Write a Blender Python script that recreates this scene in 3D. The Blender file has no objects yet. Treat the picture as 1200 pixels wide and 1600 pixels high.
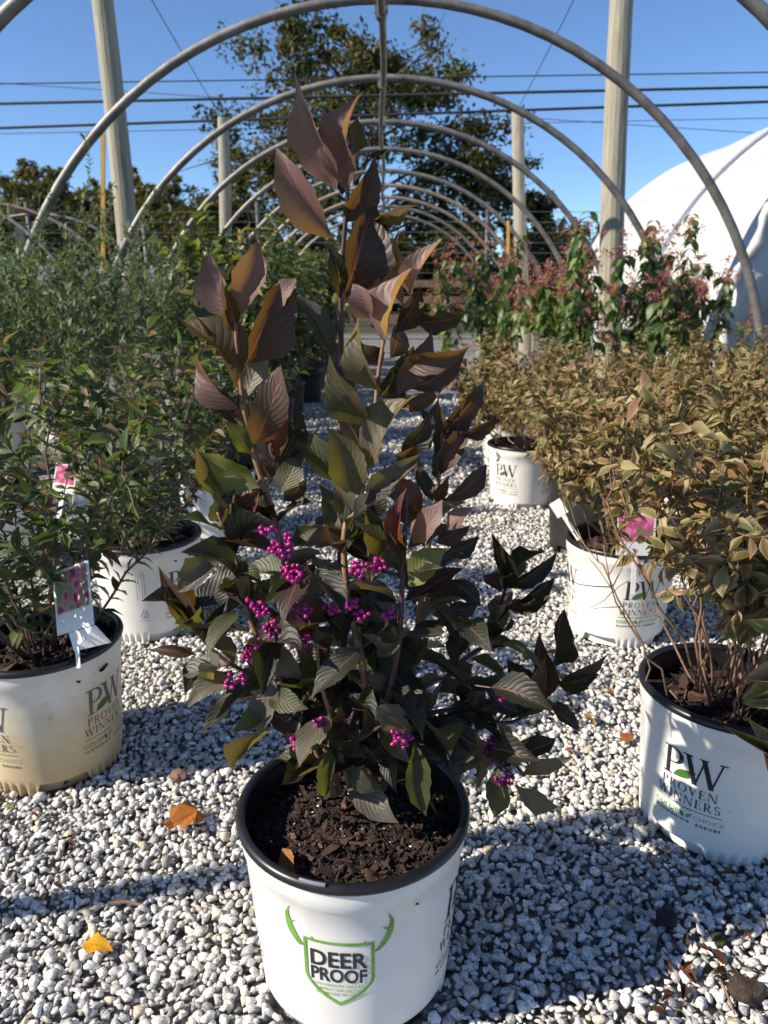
import bpy, bmesh, math, random
import numpy as np
from mathutils import Vector, Matrix

R = math.radians
S = bpy.context.scene
COL = S.collection

# ------------------------------------------------------------------ camera
F_PX, PITCH, CAM_H = 1160.0, R(16.7), 0.87        # focal length in photo pixels (1200 x 1600)
cam_d = bpy.data.cameras.new('camera')
cam = bpy.data.objects.new('camera', cam_d)
COL.objects.link(cam)
cam.location = (0, 0, CAM_H)
cam.rotation_euler = (R(90) - PITCH, 0, 0)
cam_d.sensor_fit = 'VERTICAL'
cam_d.sensor_height = 36.0
cam_d.lens = F_PX / 1600 * 36
cam_d.clip_start, cam_d.clip_end = 0.02, 2000
cam_d.dof.use_dof = True
cam_d.dof.focus_distance = 0.92
cam_d.dof.aperture_fstop = 8.5
S.camera = cam

# ------------------------------------------------------------------ sky, sun, exposure
SUN_EL, SUN_AZ = R(36), R(17)      # light travels to +x and a little away from the camera
to_sun = Vector((-math.cos(SUN_AZ) * math.cos(SUN_EL), -math.sin(SUN_AZ) * math.cos(SUN_EL), math.sin(SUN_EL)))
W = bpy.data.worlds.new('World')
S.world = W
W.use_nodes = True
wn, wl = W.node_tree.nodes, W.node_tree.links
sky = wn.new('ShaderNodeTexSky')
sky.sky_type = 'NISHITA'
sky.sun_disc = False
sky.sun_elevation = SUN_EL
sky.sun_rotation = math.atan2(to_sun.x, to_sun.y)
sky.altitude = 1000
sky.air_density = 0.9
sky.dust_density = 0.0
sky.ozone_density = 6.5
bg = wn['Background']
bg.inputs['Strength'].default_value = 0.105
wl.new(sky.outputs[0], bg.inputs['Color'])
sun_d = bpy.data.lights.new('sun', 'SUN')
sun_d.energy = 5.0
sun_d.angle = R(0.53)
sun_d.color = (1.0, 0.89, 0.74)
sun = bpy.data.objects.new('sun', sun_d)
COL.objects.link(sun)
sun.rotation_euler = (-to_sun).to_track_quat('-Z', 'Y').to_euler()
sun.location = to_sun * 30
S.view_settings.view_transform = 'Standard'
S.view_settings.look = 'None'
S.view_settings.exposure = 0.7
S.view_settings.gamma = 1.0
S.render.engine = 'CYCLES'
S.cycles.use_denoising = True
S.cycles.max_bounces = 8
S.cycles.transparent_max_bounces = 8

# ------------------------------------------------------------------ helpers
def at(px, py, y):
    """world point at forward distance y seen at photo pixel (px, py)"""
    dx, dy = (px - 600) / F_PX, (py - 800) / F_PX
    fy = math.cos(PITCH) - dy * math.sin(PITCH)
    fz = -math.sin(PITCH) - dy * math.cos(PITCH)
    t = y / fy
    return Vector((dx * t, y, CAM_H + fz * t))

def ground_at(px, py, z=0.0):
    dx, dy = (px - 600) / F_PX, (py - 800) / F_PX
    fy = math.cos(PITCH) - dy * math.sin(PITCH)
    fz = -math.sin(PITCH) - dy * math.cos(PITCH)
    t = (z - CAM_H) / fz
    return Vector((dx * t, fy * t, z))

def tag(o, label=None, cat=None, group=None, kind=None):
    if label: o['label'] = label
    if cat: o['category'] = cat
    if group: o['group'] = group
    if kind: o['kind'] = kind
    return o

def empty(name, loc=(0, 0, 0), rz=0.0):
    o = bpy.data.objects.new(name, None)
    o.empty_display_size = 0.1
    COL.objects.link(o)
    o.location = loc
    o.rotation_euler = (0, 0, rz)
    return o

def link(name, me, parent=None, mat=None):
    o = bpy.data.objects.new(name, me)
    COL.objects.link(o)
    if parent is not None: o.parent = parent
    if mat is not None and len(me.materials) == 0: me.materials.append(mat)
    return o

def copy_tree(o, parent=None):
    c = o.copy()
    COL.objects.link(c)
    c.parent = parent
    if parent is not None: c.matrix_parent_inverse = o.matrix_parent_inverse.copy()
    for ch in list(o.children): copy_tree(ch, c)
    return c

class MB:
    def __init__(s): s.v, s.f = [], []
    def add(s, vs, fs):
        n = len(s.v)
        s.v += [tuple(p) for p in vs]
        s.f += [tuple(i + n for i in f) for f in fs]
    def box(s, a, b):
        (x0, y0, z0), (x1, y1, z1) = a, b
        s.add([(x0,y0,z0),(x1,y0,z0),(x1,y1,z0),(x0,y1,z0),(x0,y0,z1),(x1,y0,z1),(x1,y1,z1),(x0,y1,z1)],
              [(0,3,2,1),(4,5,6,7),(0,1,5,4),(1,2,6,5),(2,3,7,6),(3,0,4,7)])
    def tube(s, pts, rad, n=8, cap=True):
        pts = [Vector(p) for p in pts]
        if not hasattr(rad, '__len__'): rad = [rad] * len(pts)
        vs, fs = [], []
        up = None
        for i, p in enumerate(pts):
            t = (pts[min(i + 1, len(pts) - 1)] - pts[max(i - 1, 0)])
            if t.length < 1e-9: t = Vector((0, 0, 1))
            t.normalize()
            if up is None:
                up = Vector((0, 0, 1)) if abs(t.z) < .9 else Vector((1, 0, 0))
            a = (up - t * up.dot(t)).normalized()
            up = a
            b = t.cross(a)
            for k in range(n):
                q = 2 * math.pi * k / n
                vs.append(p + (a * math.cos(q) + b * math.sin(q)) * rad[i])
        for i in range(len(pts) - 1):
            for k in range(n):
                k2 = (k + 1) % n
                fs.append((i*n+k, i*n+k2, (i+1)*n+k2, (i+1)*n+k))
        if cap:
            fs.append(tuple(range(n - 1, -1, -1)))
            fs.append(tuple((len(pts) - 1) * n + k for k in range(n)))
        s.add(vs, fs)
    def lathe(s, prof, n=64, closed=False):
        vs, fs = [], []
        for r, z in prof:
            for k in range(n):
                q = 2 * math.pi * k / n
                vs.append((r * math.cos(q), r * math.sin(q), z))
        m = len(prof)
        for i in range(m if closed else m - 1):
            j = (i + 1) % m
            for k in range(n):
                k2 = (k + 1) % n
                fs.append((i*n+k, i*n+k2, j*n+k2, j*n+k))
        s.add(vs, fs)
    def mesh(s, name, smooth=False):
        me = bpy.data.meshes.new(name)
        me.from_pydata(s.v, [], s.f)
        if smooth: me.polygons.foreach_set('use_smooth', [True] * len(me.polygons))
        me.update()
        return me
    def build(s, name, mat, parent=None, smooth=False):
        return link(name, s.mesh(name, smooth), parent, mat)

def fix_normals(me):
    bm = bmesh.new(); bm.from_mesh(me)
    bmesh.ops.recalc_face_normals(bm, faces=bm.faces)
    bm.to_mesh(me); bm.free()

def np_mesh(name, co, faces, cols=None, uvs=None, smooth=True):
    """faces: list of int arrays (m,3) or (m,4); cols per vertex rgb; uvs per vertex"""
    me = bpy.data.meshes.new(name)
    loops = np.concatenate([f.reshape(-1) for f in faces]).astype(np.int32)
    tot = np.concatenate([np.full(len(f), f.shape[1], np.int32) for f in faces])
    start = np.concatenate([[0], np.cumsum(tot)[:-1]]).astype(np.int32)
    me.vertices.add(len(co)); me.vertices.foreach_set('co', np.ascontiguousarray(co, np.float32).reshape(-1))
    me.loops.add(len(loops)); me.loops.foreach_set('vertex_index', loops)
    me.polygons.add(len(tot)); me.polygons.foreach_set('loop_start', start)
    me.polygons.foreach_set('use_smooth', np.full(len(tot), smooth))
    if uvs is not None:
        uv = me.uv_layers.new(name='UVMap')
        uv.data.foreach_set('uv', np.ascontiguousarray(uvs[loops], np.float32).reshape(-1))
    if cols is not None:
        at_ = me.attributes.new('Col', 'FLOAT_COLOR', 'POINT')
        c4 = np.ones((len(co), 4), np.float32); c4[:, :3] = cols
        at_.data.foreach_set('color', c4.reshape(-1))
    me.update(calc_edges=True)
    return me

# ------------------------------------------------------------------ materials
class NT:
    def __init__(s, name):
        s.m = bpy.data.materials.new(name); s.m.use_nodes = True
        s.n, s.l = s.m.node_tree.nodes, s.m.node_tree.links
        s.bsdf = s.n['Principled BSDF']; s.out = s.n['Material Output']
    def node(s, t, **kw):
        n = s.n.new(t)
        for k, v in kw.items():
            if k.startswith('i_'): n.inputs[k[2:].replace('_', ' ')].default_value = v
            else: setattr(n, k, v)
        return n
    def noise(s, scale, detail=4, rough=.6, vec=None, dist=0):
        n = s.node('ShaderNodeTexNoise')
        n.inputs['Scale'].default_value = scale; n.inputs['Detail'].default_value = detail
        n.inputs['Roughness'].default_value = rough; n.inputs['Distortion'].default_value = dist
        s.l.new(vec if vec is not None else s.coord(), n.inputs['Vector'])
        return n.outputs['Fac']
    def coord(s, k='Object'):
        if not hasattr(s, 'tc'): s.tc = s.node('ShaderNodeTexCoord')
        return s.tc.outputs[k]
    def ramp(s, fac, stops):
        r = s.node('ShaderNodeValToRGB')
        e = r.color_ramp.elements
        while len(e) < len(stops): e.new(.5)
        for el, (p, c) in zip(e, stops):
            el.position = p; el.color = (*c, 1) if len(c) == 3 else c
        s.l.new(fac, r.inputs[0])
        return r.outputs[0]
    def mix(s, fac, a, b, mode='MIX'):
        m = s.node('ShaderNodeMix', data_type='RGBA', blend_type=mode)
        for v, i in ((fac, 0), (a, 6), (b, 7)):
            if hasattr(v, 'is_linked'): s.l.new(v, m.inputs[i])
            elif i == 0: m.inputs[0].default_value = v
            else: m.inputs[i].default_value = (*v, 1)
        return m.outputs[2]
    def math(s, op, a, b=0.0, c=None):
        m = s.node('ShaderNodeMath', operation=op)
        for v, i in ((a, 0), (b, 1), (c, 2)):
            if v is None: continue
            if hasattr(v, 'is_linked'): s.l.new(v, m.inputs[i])
            else: m.inputs[i].default_value = v
        return m.outputs[0]
    def color(s, c):
        if hasattr(c, 'is_linked'): s.l.new(c, s.bsdf.inputs['Base Color'])
        else: s.bsdf.inputs['Base Color'].default_value = (*c, 1)
    def set(s, **kw):
        for k, v in kw.items():
            i = s.bsdf.inputs[k.replace('_', ' ')]
            if hasattr(v, 'is_linked'): s.l.new(v, i)
            else: i.default_value = v
    def bump(s, h, strength=.5, dist=.01):
        b = s.node('ShaderNodeBump'); b.inputs['Strength'].default_value = strength
        b.inputs['Distance'].default_value = dist
        s.l.new(h, b.inputs['Height']); s.l.new(b.outputs[0], s.bsdf.inputs['Normal'])
        return b

def simple(name, c, rough=.6, var=.25, scale=20, metallic=0.0, bump=0.0, spec=.5):
    t = NT(name)
    n = t.noise(scale, 5)
    lo = tuple(x * (1 - var) for x in c); hi = tuple(min(1, x * (1 + var)) for x in c)
    t.color(t.ramp(n, [(.3, lo), (.7, hi)]))
    t.set(Roughness=rough, Metallic=metallic)
    t.bsdf.inputs['Specular IOR Level'].default_value = spec
    if bump: t.bump(t.noise(scale * 3, 6), bump, .004)
    return t.m

def leaf_mat(name, src='object', rough=.42, transl=.35, vein=None, edge=None, brown=None, tr_gain=1.0, tr_tint=(1, 1, 1), spec=.35, veinbump=.5, ns=60, rpow=1.0):
    """thin two-sided leaf: reflected and transmitted light; colour from the object or the leaf's own colour attribute"""
    t = NT(name)
    if src == 'object': c = t.node('ShaderNodeObjectInfo').outputs['Color']
    else: c = t.node('ShaderNodeAttribute', attribute_name='Col').outputs['Color']
    uv = t.node('ShaderNodeSeparateXYZ'); t.l.new(t.coord('UV'), uv.inputs[0])
    u = t.math('ABSOLUTE', t.math('SUBTRACT', uv.outputs[0], .5))      # 0 at the midrib, .5 at the margin
    nz = t.noise(ns, 4)
    c0 = t.mix(t.math('MULTIPLY', nz, .9), t.mix(.35, c, (0, 0, 0)), c)
    base = c0
    if brown is not None:
        m = t.node('ShaderNodeMapRange', i_From_Min=.52, i_From_Max=.66); t.l.new(t.noise(ns * .55, 3), m.inputs[0])
        base = t.mix(t.math('MULTIPLY', m.outputs[0], .75), base, brown)
    if edge is not None:
        m = t.node('ShaderNodeMapRange', i_From_Min=.25, i_From_Max=.4)
        t.l.new(t.math('ADD', u, t.math('MULTIPLY', t.math('SUBTRACT', nz, .5), .5)), m.inputs[0])
        base = t.mix(t.math('MULTIPLY', m.outputs[0], .85), base, edge)
    # lateral veins: chevrons
    ph = t.math('SUBTRACT', t.math('MULTIPLY', uv.outputs[1], 9.0), t.math('MULTIPLY', u, 7.0))
    fr = t.math('ABSOLUTE', t.math('SUBTRACT', t.math('FRACT', ph), .5))
    vm = t.node('ShaderNodeMapRange', i_From_Min=.0, i_From_Max=.10, i_To_Min=1, i_To_Max=0); t.l.new(fr, vm.inputs[0])
    rib = t.node('ShaderNodeMapRange', i_From_Min=.012, i_From_Max=.032, i_To_Min=1, i_To_Max=0); t.l.new(u, rib.inputs[0])
    if vein is not None:
        base = t.mix(t.math('MULTIPLY', vm.outputs[0], .16), base, vein)
        base = t.mix(t.math('MULTIPLY', rib.outputs[0], .7), base, vein)
    h = t.math('ADD', t.math('MULTIPLY', t.math('SMOOTH_MIN', fr, .3, .2), 1.6), t.math('MULTIPLY', nz, .35))
    h = t.math('SUBTRACT', h, t.math('MULTIPLY', rib.outputs[0], .5))
    t.bump(h, veinbump, .002)
    t.color(base)
    t.set(Roughness=rough)
    t.bsdf.inputs['Specular IOR Level'].default_value = spec
    tr = t.node('ShaderNodeBsdfTranslucent')
    g = t.node('ShaderNodeMix', data_type='RGBA', blend_type='MULTIPLY'); g.inputs[0].default_value = 1
    t.l.new(base, g.inputs[6]); g.inputs[7].default_value = (tr_gain * tr_tint[0], tr_gain * tr_tint[1], tr_gain * tr_tint[2], 1)
    t.l.new(g.outputs[2], tr.inputs['Color'])
    mx = t.node('ShaderNodeMixShader'); mx.inputs[0].default_value = transl
    t.l.new(t.bsdf.outputs[0], mx.inputs[1]); t.l.new(tr.outputs[0], mx.inputs[2])
    t.l.new(mx.outputs[0], t.out.inputs['Surface'])
    return t.m

M = {}
def build_materials():
    # pots
    t = NT('white_pot_plastic')
    n = t.noise(9, 6); n2 = t.noise(60, 5)
    dirt = t.node('ShaderNodeMapRange', i_From_Min=.62, i_From_Max=.8); t.l.new(n2, dirt.inputs[0])
    t.color(t.mix(t.math('MULTIPLY', dirt.outputs[0], .35), t.ramp(n, [(.3, (.72, .71, .67)), (.7, (.80, .79, .75))]), (.45, .42, .36)))
    t.set(Roughness=.38); M['pot'] = t.m
    t = NT('stained_pot_plastic')
    n = t.noise(7, 6, .65); n2 = t.noise(26, 6, .7)
    z = t.node('ShaderNodeSeparateXYZ'); t.l.new(t.coord(), z.inputs[0])
    low = t.node('ShaderNodeMapRange', i_From_Min=.20, i_From_Max=.0); t.l.new(z.outputs[2], low.inputs[0])
    f = t.math('ADD', t.math('MULTIPLY', n, .9), t.math('MULTIPLY', low.outputs[0], .42))
    c = t.ramp(f, [(.36, (.70, .68, .62)), (.52, (.60, .53, .40)), (.72, (.55, .44, .27)), (.95, (.45, .33, .18))])
    sp = t.node('ShaderNodeMapRange', i_From_Min=.6, i_From_Max=.72); t.l.new(n2, sp.inputs[0])
    t.color(t.mix(t.math('MULTIPLY', sp.outputs[0], .5), c, (.33, .25, .15)))
    t.set(Roughness=.5); M['pot_stained'] = t.m
    M['black'] = simple('black_plastic', (.012, .012, .013), .33, .3, 40)
    M['black_matt'] = simple('black_pot_plastic', (.02, .02, .021), .5, .3, 30)
    M['ink'] = simple('black_print', (.02, .022, .024), .45, .15, 80)
    M['ink_worn'] = simple('worn_black_print', (.10, .10, .095), .5, .35, 90)
    M['green'] = simple('green_print', (.16, .36, .055), .45, .2, 50)
    M['dark_green'] = simple('dark_green_print', (.06, .16, .03), .45, .3, 30)
    M['red'] = simple('red_print', (.55, .05, .08), .45, .1, 50)
    M['grey_ink'] = simple('pale_green_print', (.30, .42, .24), .45, .1, 50)
    # soil and bark
    t = NT('potting_soil')
    n = t.noise(90, 8, .75)
    t.color(t.ramp(n, [(.3, (.006, .004, .003)), (.55, (.028, .016, .011)), (.75, (.07, .04, .027))]))
    t.set(Roughness=.95); t.bump(n, 1.0, .008); M['soil'] = t.m
    t = NT('bark_chips')
    c = t.node('ShaderNodeAttribute', attribute_name='Col').outputs['Color']
    t.color(t.mix(t.noise(160, 5), t.mix(.5, c, (0, 0, 0)), c)); t.set(Roughness=.9)
    t.bump(t.noise(300, 4), .5, .002); M['bark'] = t.m
    # gravel
    t = NT('granite_gravel')
    c = t.node('ShaderNodeAttribute', attribute_name='Col').outputs['Color']
    n = t.noise(330, 5, .7)
    sp = t.ramp(n, [(.36, (.36, .37, .39)), (.44, (.74, .74, .75)), (.52, (1, 1, 1)), (.64, (1.24, 1.23, 1.20))])
    t.color(t.mix(1.0, c, sp, 'MULTIPLY')); t.set(Roughness=.8)
    t.bump(t.noise(500, 5, .7), .45, .0015); M['stone'] = t.m
    t = NT('gravel_ground')
    v = t.node('ShaderNodeTexVoronoi'); v.inputs['Scale'].default_value = 70; t.l.new(t.coord(), v.inputs['Vector'])
    v2 = t.node('ShaderNodeTexVoronoi'); v2.inputs['Scale'].default_value = 27; t.l.new(t.coord(), v2.inputs['Vector'])
    big = t.noise(.8, 5, .6)
    sc = t.ramp(t.math('ADD', t.math('MULTIPLY', v.outputs['Distance'], .9), t.math('MULTIPLY', v2.outputs['Distance'], .3)),
                [(.1, (.42, .42, .41)), (.5, (.36, .36, .35)), (.8, (.10, .095, .09))])
    gcol = t.mix(t.ramp(big, [(.45, (0, 0, 0)), (.75, (.7, .7, .7))]), sc, (.20, .17, .13))
    xyz = t.node('ShaderNodeSeparateXYZ'); t.l.new(t.coord(), xyz.inputs[0])
    wob = t.math('MULTIPLY', t.math('SUBTRACT', t.noise(.7, 4), .5), 1.6)
    mx_ = t.node('ShaderNodeMapRange', i_From_Min=2.6, i_From_Max=3.4); t.l.new(t.math('ADD', t.math('ABSOLUTE', xyz.outputs[0]), wob), mx_.inputs[0])
    my_ = t.node('ShaderNodeMapRange', i_From_Min=14.5, i_From_Max=16); t.l.new(t.math('ADD', xyz.outputs[1], wob), my_.inputs[0])
    grass = t.ramp(t.noise(6, 6, .7), [(.35, (.035, .04, .016)), (.55, (.07, .07, .03)), (.75, (.12, .095, .05))])
    t.color(t.mix(t.math('MAXIMUM', mx_.outputs[0], my_.outputs[0]), gcol, grass))
    t.set(Roughness=.9); t.bump(t.math('SUBTRACT', 1.0, v.outputs['Distance']), 1.0, .02); M['ground'] = t.m
    # metal, wood, cable, sheet
    t = NT('galvanised_pipe')
    n = t.noise(14, 6, .7)
    t.color(t.ramp(n, [(.3, (.11, .10, .085)), (.55, (.22, .21, .19)), (.75, (.30, .285, .26))]))
    t.set(Metallic=.4, Roughness=.52); M['pipe'] = t.m
    t = NT('rusty_pipe')
    n = t.noise(9, 6, .7)
    t.color(t.ramp(n, [(.35, (.30, .28, .25)), (.6, (.26, .17, .10)), (.8, (.20, .11, .06))]))
    t.set(Metallic=.35, Roughness=.6); M['pipe_rust'] = t.m
    t = NT('weathered_post_wood')
    mp = t.node('ShaderNodeMapping'); mp.inputs['Scale'].default_value = (1, 1, .07); t.l.new(t.coord(), mp.inputs[0])
    n = t.noise(45, 7, .7, mp.outputs[0]); n2 = t.noise(4, 4)
    c = t.ramp(n, [(.3, (.14, .125, .095)), (.5, (.33, .30, .23)), (.7, (.44, .41, .33))])
    t.color(t.mix(t.math('MULTIPLY', n2, .5), c, (.30, .30, .22))); t.set(Roughness=.85); t.bump(n, .6, .01); M['post'] = t.m
    M['lath'] = simple('yellow_lath_wood', (.62, .36, .06), .6, .18, 14)
    M['plank'] = simple('weathered_plank_wood', (.15, .105, .075), .85, .4, 10, bump=.4)
    M['dark_post'] = simple('dark_steel_post', (.06, .06, .065), .5, .3, 10)
    M['cable'] = simple('black_cable', (.025, .027, .03), .6, .2, 10)
    M['wire'] = simple('fence_wire', (.15, .15, .14), .5, .2, 10)
    t = NT('white_greenhouse_film')
    n = t.noise(1.2, 6, .55); n3 = t.noise(7, 6, .6)
    t.color(t.ramp(n, [(.3, (.60, .60, .57)), (.7, (.70, .70, .68))])); t.set(Roughness=.42)
    t.bump(t.math('ADD', t.math('MULTIPLY', n, 1.0), t.math('MULTIPLY', n3, .18)), .5, .05)
    tr = t.node('ShaderNodeBsdfTranslucent'); tr.inputs[0].default_value = (.75, .76, .74, 1)
    mx = t.node('ShaderNodeMixShader'); mx.inputs[0].default_value = .22
    t.l.new(t.bsdf.outputs[0], mx.inputs[1]); t.l.new(tr.outputs[0], mx.inputs[2]); t.l.new(mx.outputs[0], t.out.inputs[0])
    M['film'] = t.m
    M['film_band'] = simple('blue_grey_band', (.22, .25, .32), .6, .15, 30)
    M['roof'] = simple('grey_shingle_roof', (.16, .165, .18), .8, .2, 3)
    M['siding'] = simple('grey_siding', (.30, .31, .33), .7, .1, 3)
    # plants
    M['bb_leaf'] = leaf_mat('beautyberry_leaf', 'object', .45, .33, vein=(.21, .075, .095), tr_gain=2.4, tr_tint=(1.2, 1.08, .22), spec=.5, veinbump=.42)
    M['bb_stem'] = simple('purple_stem_bark', (.085, .035, .035), .55, .4, 70)
    M['bb_stem_tan'] = simple('tan_stem_bark', (.24, .13, .07), .6, .35, 70)
    t = NT('magenta_berry')
    t.color((.32, .010, .15)); t.set(Roughness=.22); t.bsdf.inputs['Subsurface Weight'].default_value = .15
    t.bsdf.inputs['Subsurface Radius'].default_value = (.002, .0006, .001); M['berry'] = t.m
    M['green_leaf'] = leaf_mat('green_leaf', 'object', .36, .3, vein=(.12, .15, .06), tr_gain=2.0, tr_tint=(1.1, 1.15, .4), spec=.5)
    M['green_mass'] = leaf_mat('green_foliage', 'attr', .36, .3, vein=(.12, .15, .06), tr_gain=2.0, tr_tint=(1.1, 1.15, .4), spec=.5)
    M['var_leaf'] = leaf_mat('variegated_leaf', 'object', .55, .3, edge=(.40, .32, .18), brown=(.20, .09, .035), tr_gain=1.5, tr_tint=(1.1, 1, .45), spec=.3)
    M['var_mass'] = leaf_mat('variegated_foliage', 'attr', .55, .3, edge=(.42, .33, .17), brown=(.23, .12, .05), tr_gain=1.5, tr_tint=(1.1, 1, .45), spec=.3, ns=22)
    M['tree_leaf'] = leaf_mat('tree_foliage', 'attr', .5, .35, tr_gain=1.7, tr_tint=(1.1, 1.05, .4), spec=.3, ns=2)
    M['twig'] = simple('tan_twig_bark', (.21, .125, .075), .75, .35, 60)
    M['twig_red'] = simple('reddish_twig_bark', (.17, .095, .075), .6, .35, 60)
    M['trunk'] = simple('tree_bark', (.07, .055, .042), .9, .4, 8, bump=.4)
    M['flower'] = leaf_mat('pink_bracts', 'attr', .6, .4, tr_gain=1.3, spec=.2)
    M['oak'] = leaf_mat('orange_oak_leaf', 'object', .6, .25, vein=(.30, .09, .02), brown=(.40, .10, .015), tr_gain=1.2, spec=.2, veinbump=.15)
    M['dry'] = leaf_mat('dry_leaf', 'object', .7, .2, brown=(.06, .03, .02), tr_gain=1.1, spec=.2)
    # plant tags: white card, printed flowers
    def tagmat(name, stops, scale, off):
        t = NT(name)
        mp = t.node('ShaderNodeMapping'); mp.inputs['Location'].default_value = off; t.l.new(t.coord('UV'), mp.inputs[0])
        v = t.node('ShaderNodeTexVoronoi'); v.inputs['Scale'].default_value = scale; t.l.new(mp.outputs[0], v.inputs['Vector'])
        n = t.noise(3.0, 5, .6, mp.outputs[0])
        f = t.math('ADD', t.math('MULTIPLY', v.outputs['Distance'], .55), t.math('MULTIPLY', n, .75))
        uvs = t.node('ShaderNodeSeparateXYZ'); t.l.new(t.coord('UV'), uvs.inputs[0])
        m = t.node('ShaderNodeMapRange', i_From_Min=.30, i_From_Max=.34); t.l.new(uvs.outputs[1], m.inputs[0])
        e = t.math('ABSOLUTE', t.math('SUBTRACT', uvs.outputs[0], .5))
        e2 = t.node('ShaderNodeMapRange', i_From_Min=.44, i_From_Max=.45, i_To_Min=1, i_To_Max=0); t.l.new(e, e2.inputs[0])
        t3 = t.node('ShaderNodeMapRange', i_From_Min=.95, i_From_Max=.96, i_To_Min=1, i_To_Max=0); t.l.new(uvs.outputs[1], t3.inputs[0])
        k = t.math('MULTIPLY', t.math('MULTIPLY', m.outputs[0], e2.outputs[0]), t3.outputs[0])
        t.color(t.mix(k, (.78, .78, .76), t.ramp(f, stops))); t.set(Roughness=.3)
        return t.m
    M['tag_purple'] = tagmat('purple_flower_print', [(.30, (.06, .008, .035)), (.5, (.20, .02, .10)), (.62, (.62, .20, .28)), (.75, (.14, .22, .08))], 5, (.3, .1, 0))
    M['tag_pink'] = tagmat('pink_flower_print', [(.30, (.75, .08, .32)), (.52, (.85, .25, .48)), (.66, (.55, .06, .22)), (.78, (.10, .22, .05))], 4, (.9, .4, 0))
    M['tag_white'] = simple('white_card', (.8, .8, .78), .4, .04, 20)
    M['perlite'] = simple('white_perlite', (.72, .70, .64), .7, .1, 100)
    M['steel'] = simple('bright_staple_steel', (.7, .7, .7), .25, .1, 50, metallic=.9)
    M['violet'] = simple('violet_card', (.20, .03, .36), .4, .2, 40)
build_materials()
rng = np.random.default_rng(7)
random.seed(7)

# ================================================================== SETTING
def ground_sheet():
    # one sheet to the horizon, finer close by
    mb = MB()
    mb.add([(-600, -300, 0), (600, -300, 0), (600, 1200, 0), (-600, 1200, 0)], [(0, 1, 2, 3)])
    tag(mb.build('ground', M['ground']), kind='structure')
ground_sheet()

POTS = []      # (x, y, r) footprints kept free of stones

def stone_variants(k, npts, seed):
    r = np.random.default_rng(seed)
    out = []
    for i in range(k):
        p = r.normal(size=(npts, 3)); p /= np.linalg.norm(p, axis=1)[:, None]
        p *= r.uniform(.82, 1.0, (npts, 1))
        p *= np.array([1.0, r.uniform(.50, .9), r.uniform(.42, .75)])
        bm = bmesh.new()
        for q in p: bm.verts.new(q)
        bmesh.ops.convex_hull(bm, input=bm.verts)
        for v in [v for v in bm.verts if not v.link_faces]: bm.verts.remove(v)
        bmesh.ops.triangulate(bm, faces=bm.faces)
        bmesh.ops.recalc_face_normals(bm, faces=bm.faces)
        bm.verts.index_update()
        out.append((np.array([v.co[:] for v in bm.verts]), np.array([[v.index for v in f.verts] for f in bm.faces])))
        bm.free()
    return out

def rot_mats(a, b, c):
    ca, sa, cb, sb, cc, sc_ = np.cos(a), np.sin(a), np.cos(b), np.sin(b), np.cos(c), np.sin(c)
    o, z = np.ones_like(a), np.zeros_like(a)
    Rz = np.stack([np.stack([ca, -sa, z], -1), np.stack([sa, ca, z], -1), np.stack([z, z, o], -1)], -2)
    Rx = np.stack([np.stack([o, z, z], -1), np.stack([z, cb, -sb], -1), np.stack([z, sb, cb], -1)], -2)
    Ry = np.stack([np.stack([cc, z, sc_], -1), np.stack([z, o, z], -1), np.stack([-sc_, z, cc], -1)], -2)
    return Rz @ Rx @ Ry

def gravel(zones):
    cos, fas, cls, n0 = [], [], [], 0
    for (x0, x1, y0, y1, sp, size, npts, seed) in zones:
        r = np.random.default_rng(seed)
        var = stone_variants(16, npts, seed)
        nx, ny = int((x1 - x0) / sp), int((y1 - y0) / sp)
        gx, gy = np.meshgrid(np.arange(nx), np.arange(ny))
        x = x0 + (gx.ravel() + .5 + r.uniform(-.55, .55, nx * ny)) * sp
        y = y0 + (gy.ravel() + .5 + r.uniform(-.55, .55, nx * ny)) * sp
        keep = np.ones(len(x), bool)
        # only where the place shows gravel from about here
        keep &= np.abs(x) < .22 + .62 * (y + .25)
        for (px, py, pr) in POTS: keep &= (x - px) ** 2 + (y - py) ** 2 > (pr + .002) ** 2
        x, y = x[keep], y[keep]; n = len(x)
        s = size * np.clip(r.lognormal(0, .30, n), .5, 1.75)
        # a gently uneven bed
        bed = .004 * np.sin(x * 7 + 1.3) * np.sin(y * 6) + .003 * np.sin(x * 17 + y * 13)
        z = .003 + s * .26 + np.clip(bed, 0, 1) + r.uniform(0, .22, n) * size
        rm = rot_mats(r.uniform(0, 6.28, n), r.normal(0, .45, n), r.normal(0, .45, n))
        g = np.clip(r.normal(.63, .14, n), .2, .86)
        warm = r.uniform(0, 1, n)
        col = np.stack([g, g * .985, g * .94], -1)
        b = warm > .93; col[b] *= np.array([1.0, .86, .68])
        b = warm < .10; col[b] *= np.array([.55, .57, .62])
        which = r.integers(0, len(var), n)
        for k, (vv, ff) in enumerate(var):
            i = np.where(which == k)[0]
            if len(i) == 0: continue
            p = np.einsum('nij,vj->nvi', rm[i], vv) * s[i][:, None, None] * .5
            p += np.stack([x[i], y[i], z[i]], -1)[:, None, :]
            m = len(vv)
            cos.append(p.reshape(-1, 3)); cls.append(np.repeat(col[i], m, 0))
            fas.append((ff[None] + (np.arange(len(i)) * m)[:, None, None]).reshape(-1, 3) + n0)
            n0 += len(i) * m
    me = np_mesh('gravel', np.concatenate(cos), [np.concatenate(fas)], np.concatenate(cls), smooth=True)
    o = link('gravel', me, None, M['stone'])
    tag(o, 'loose pale grey crushed granite gravel covering the whole floor between the pots', 'gravel', kind='stuff')

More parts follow.
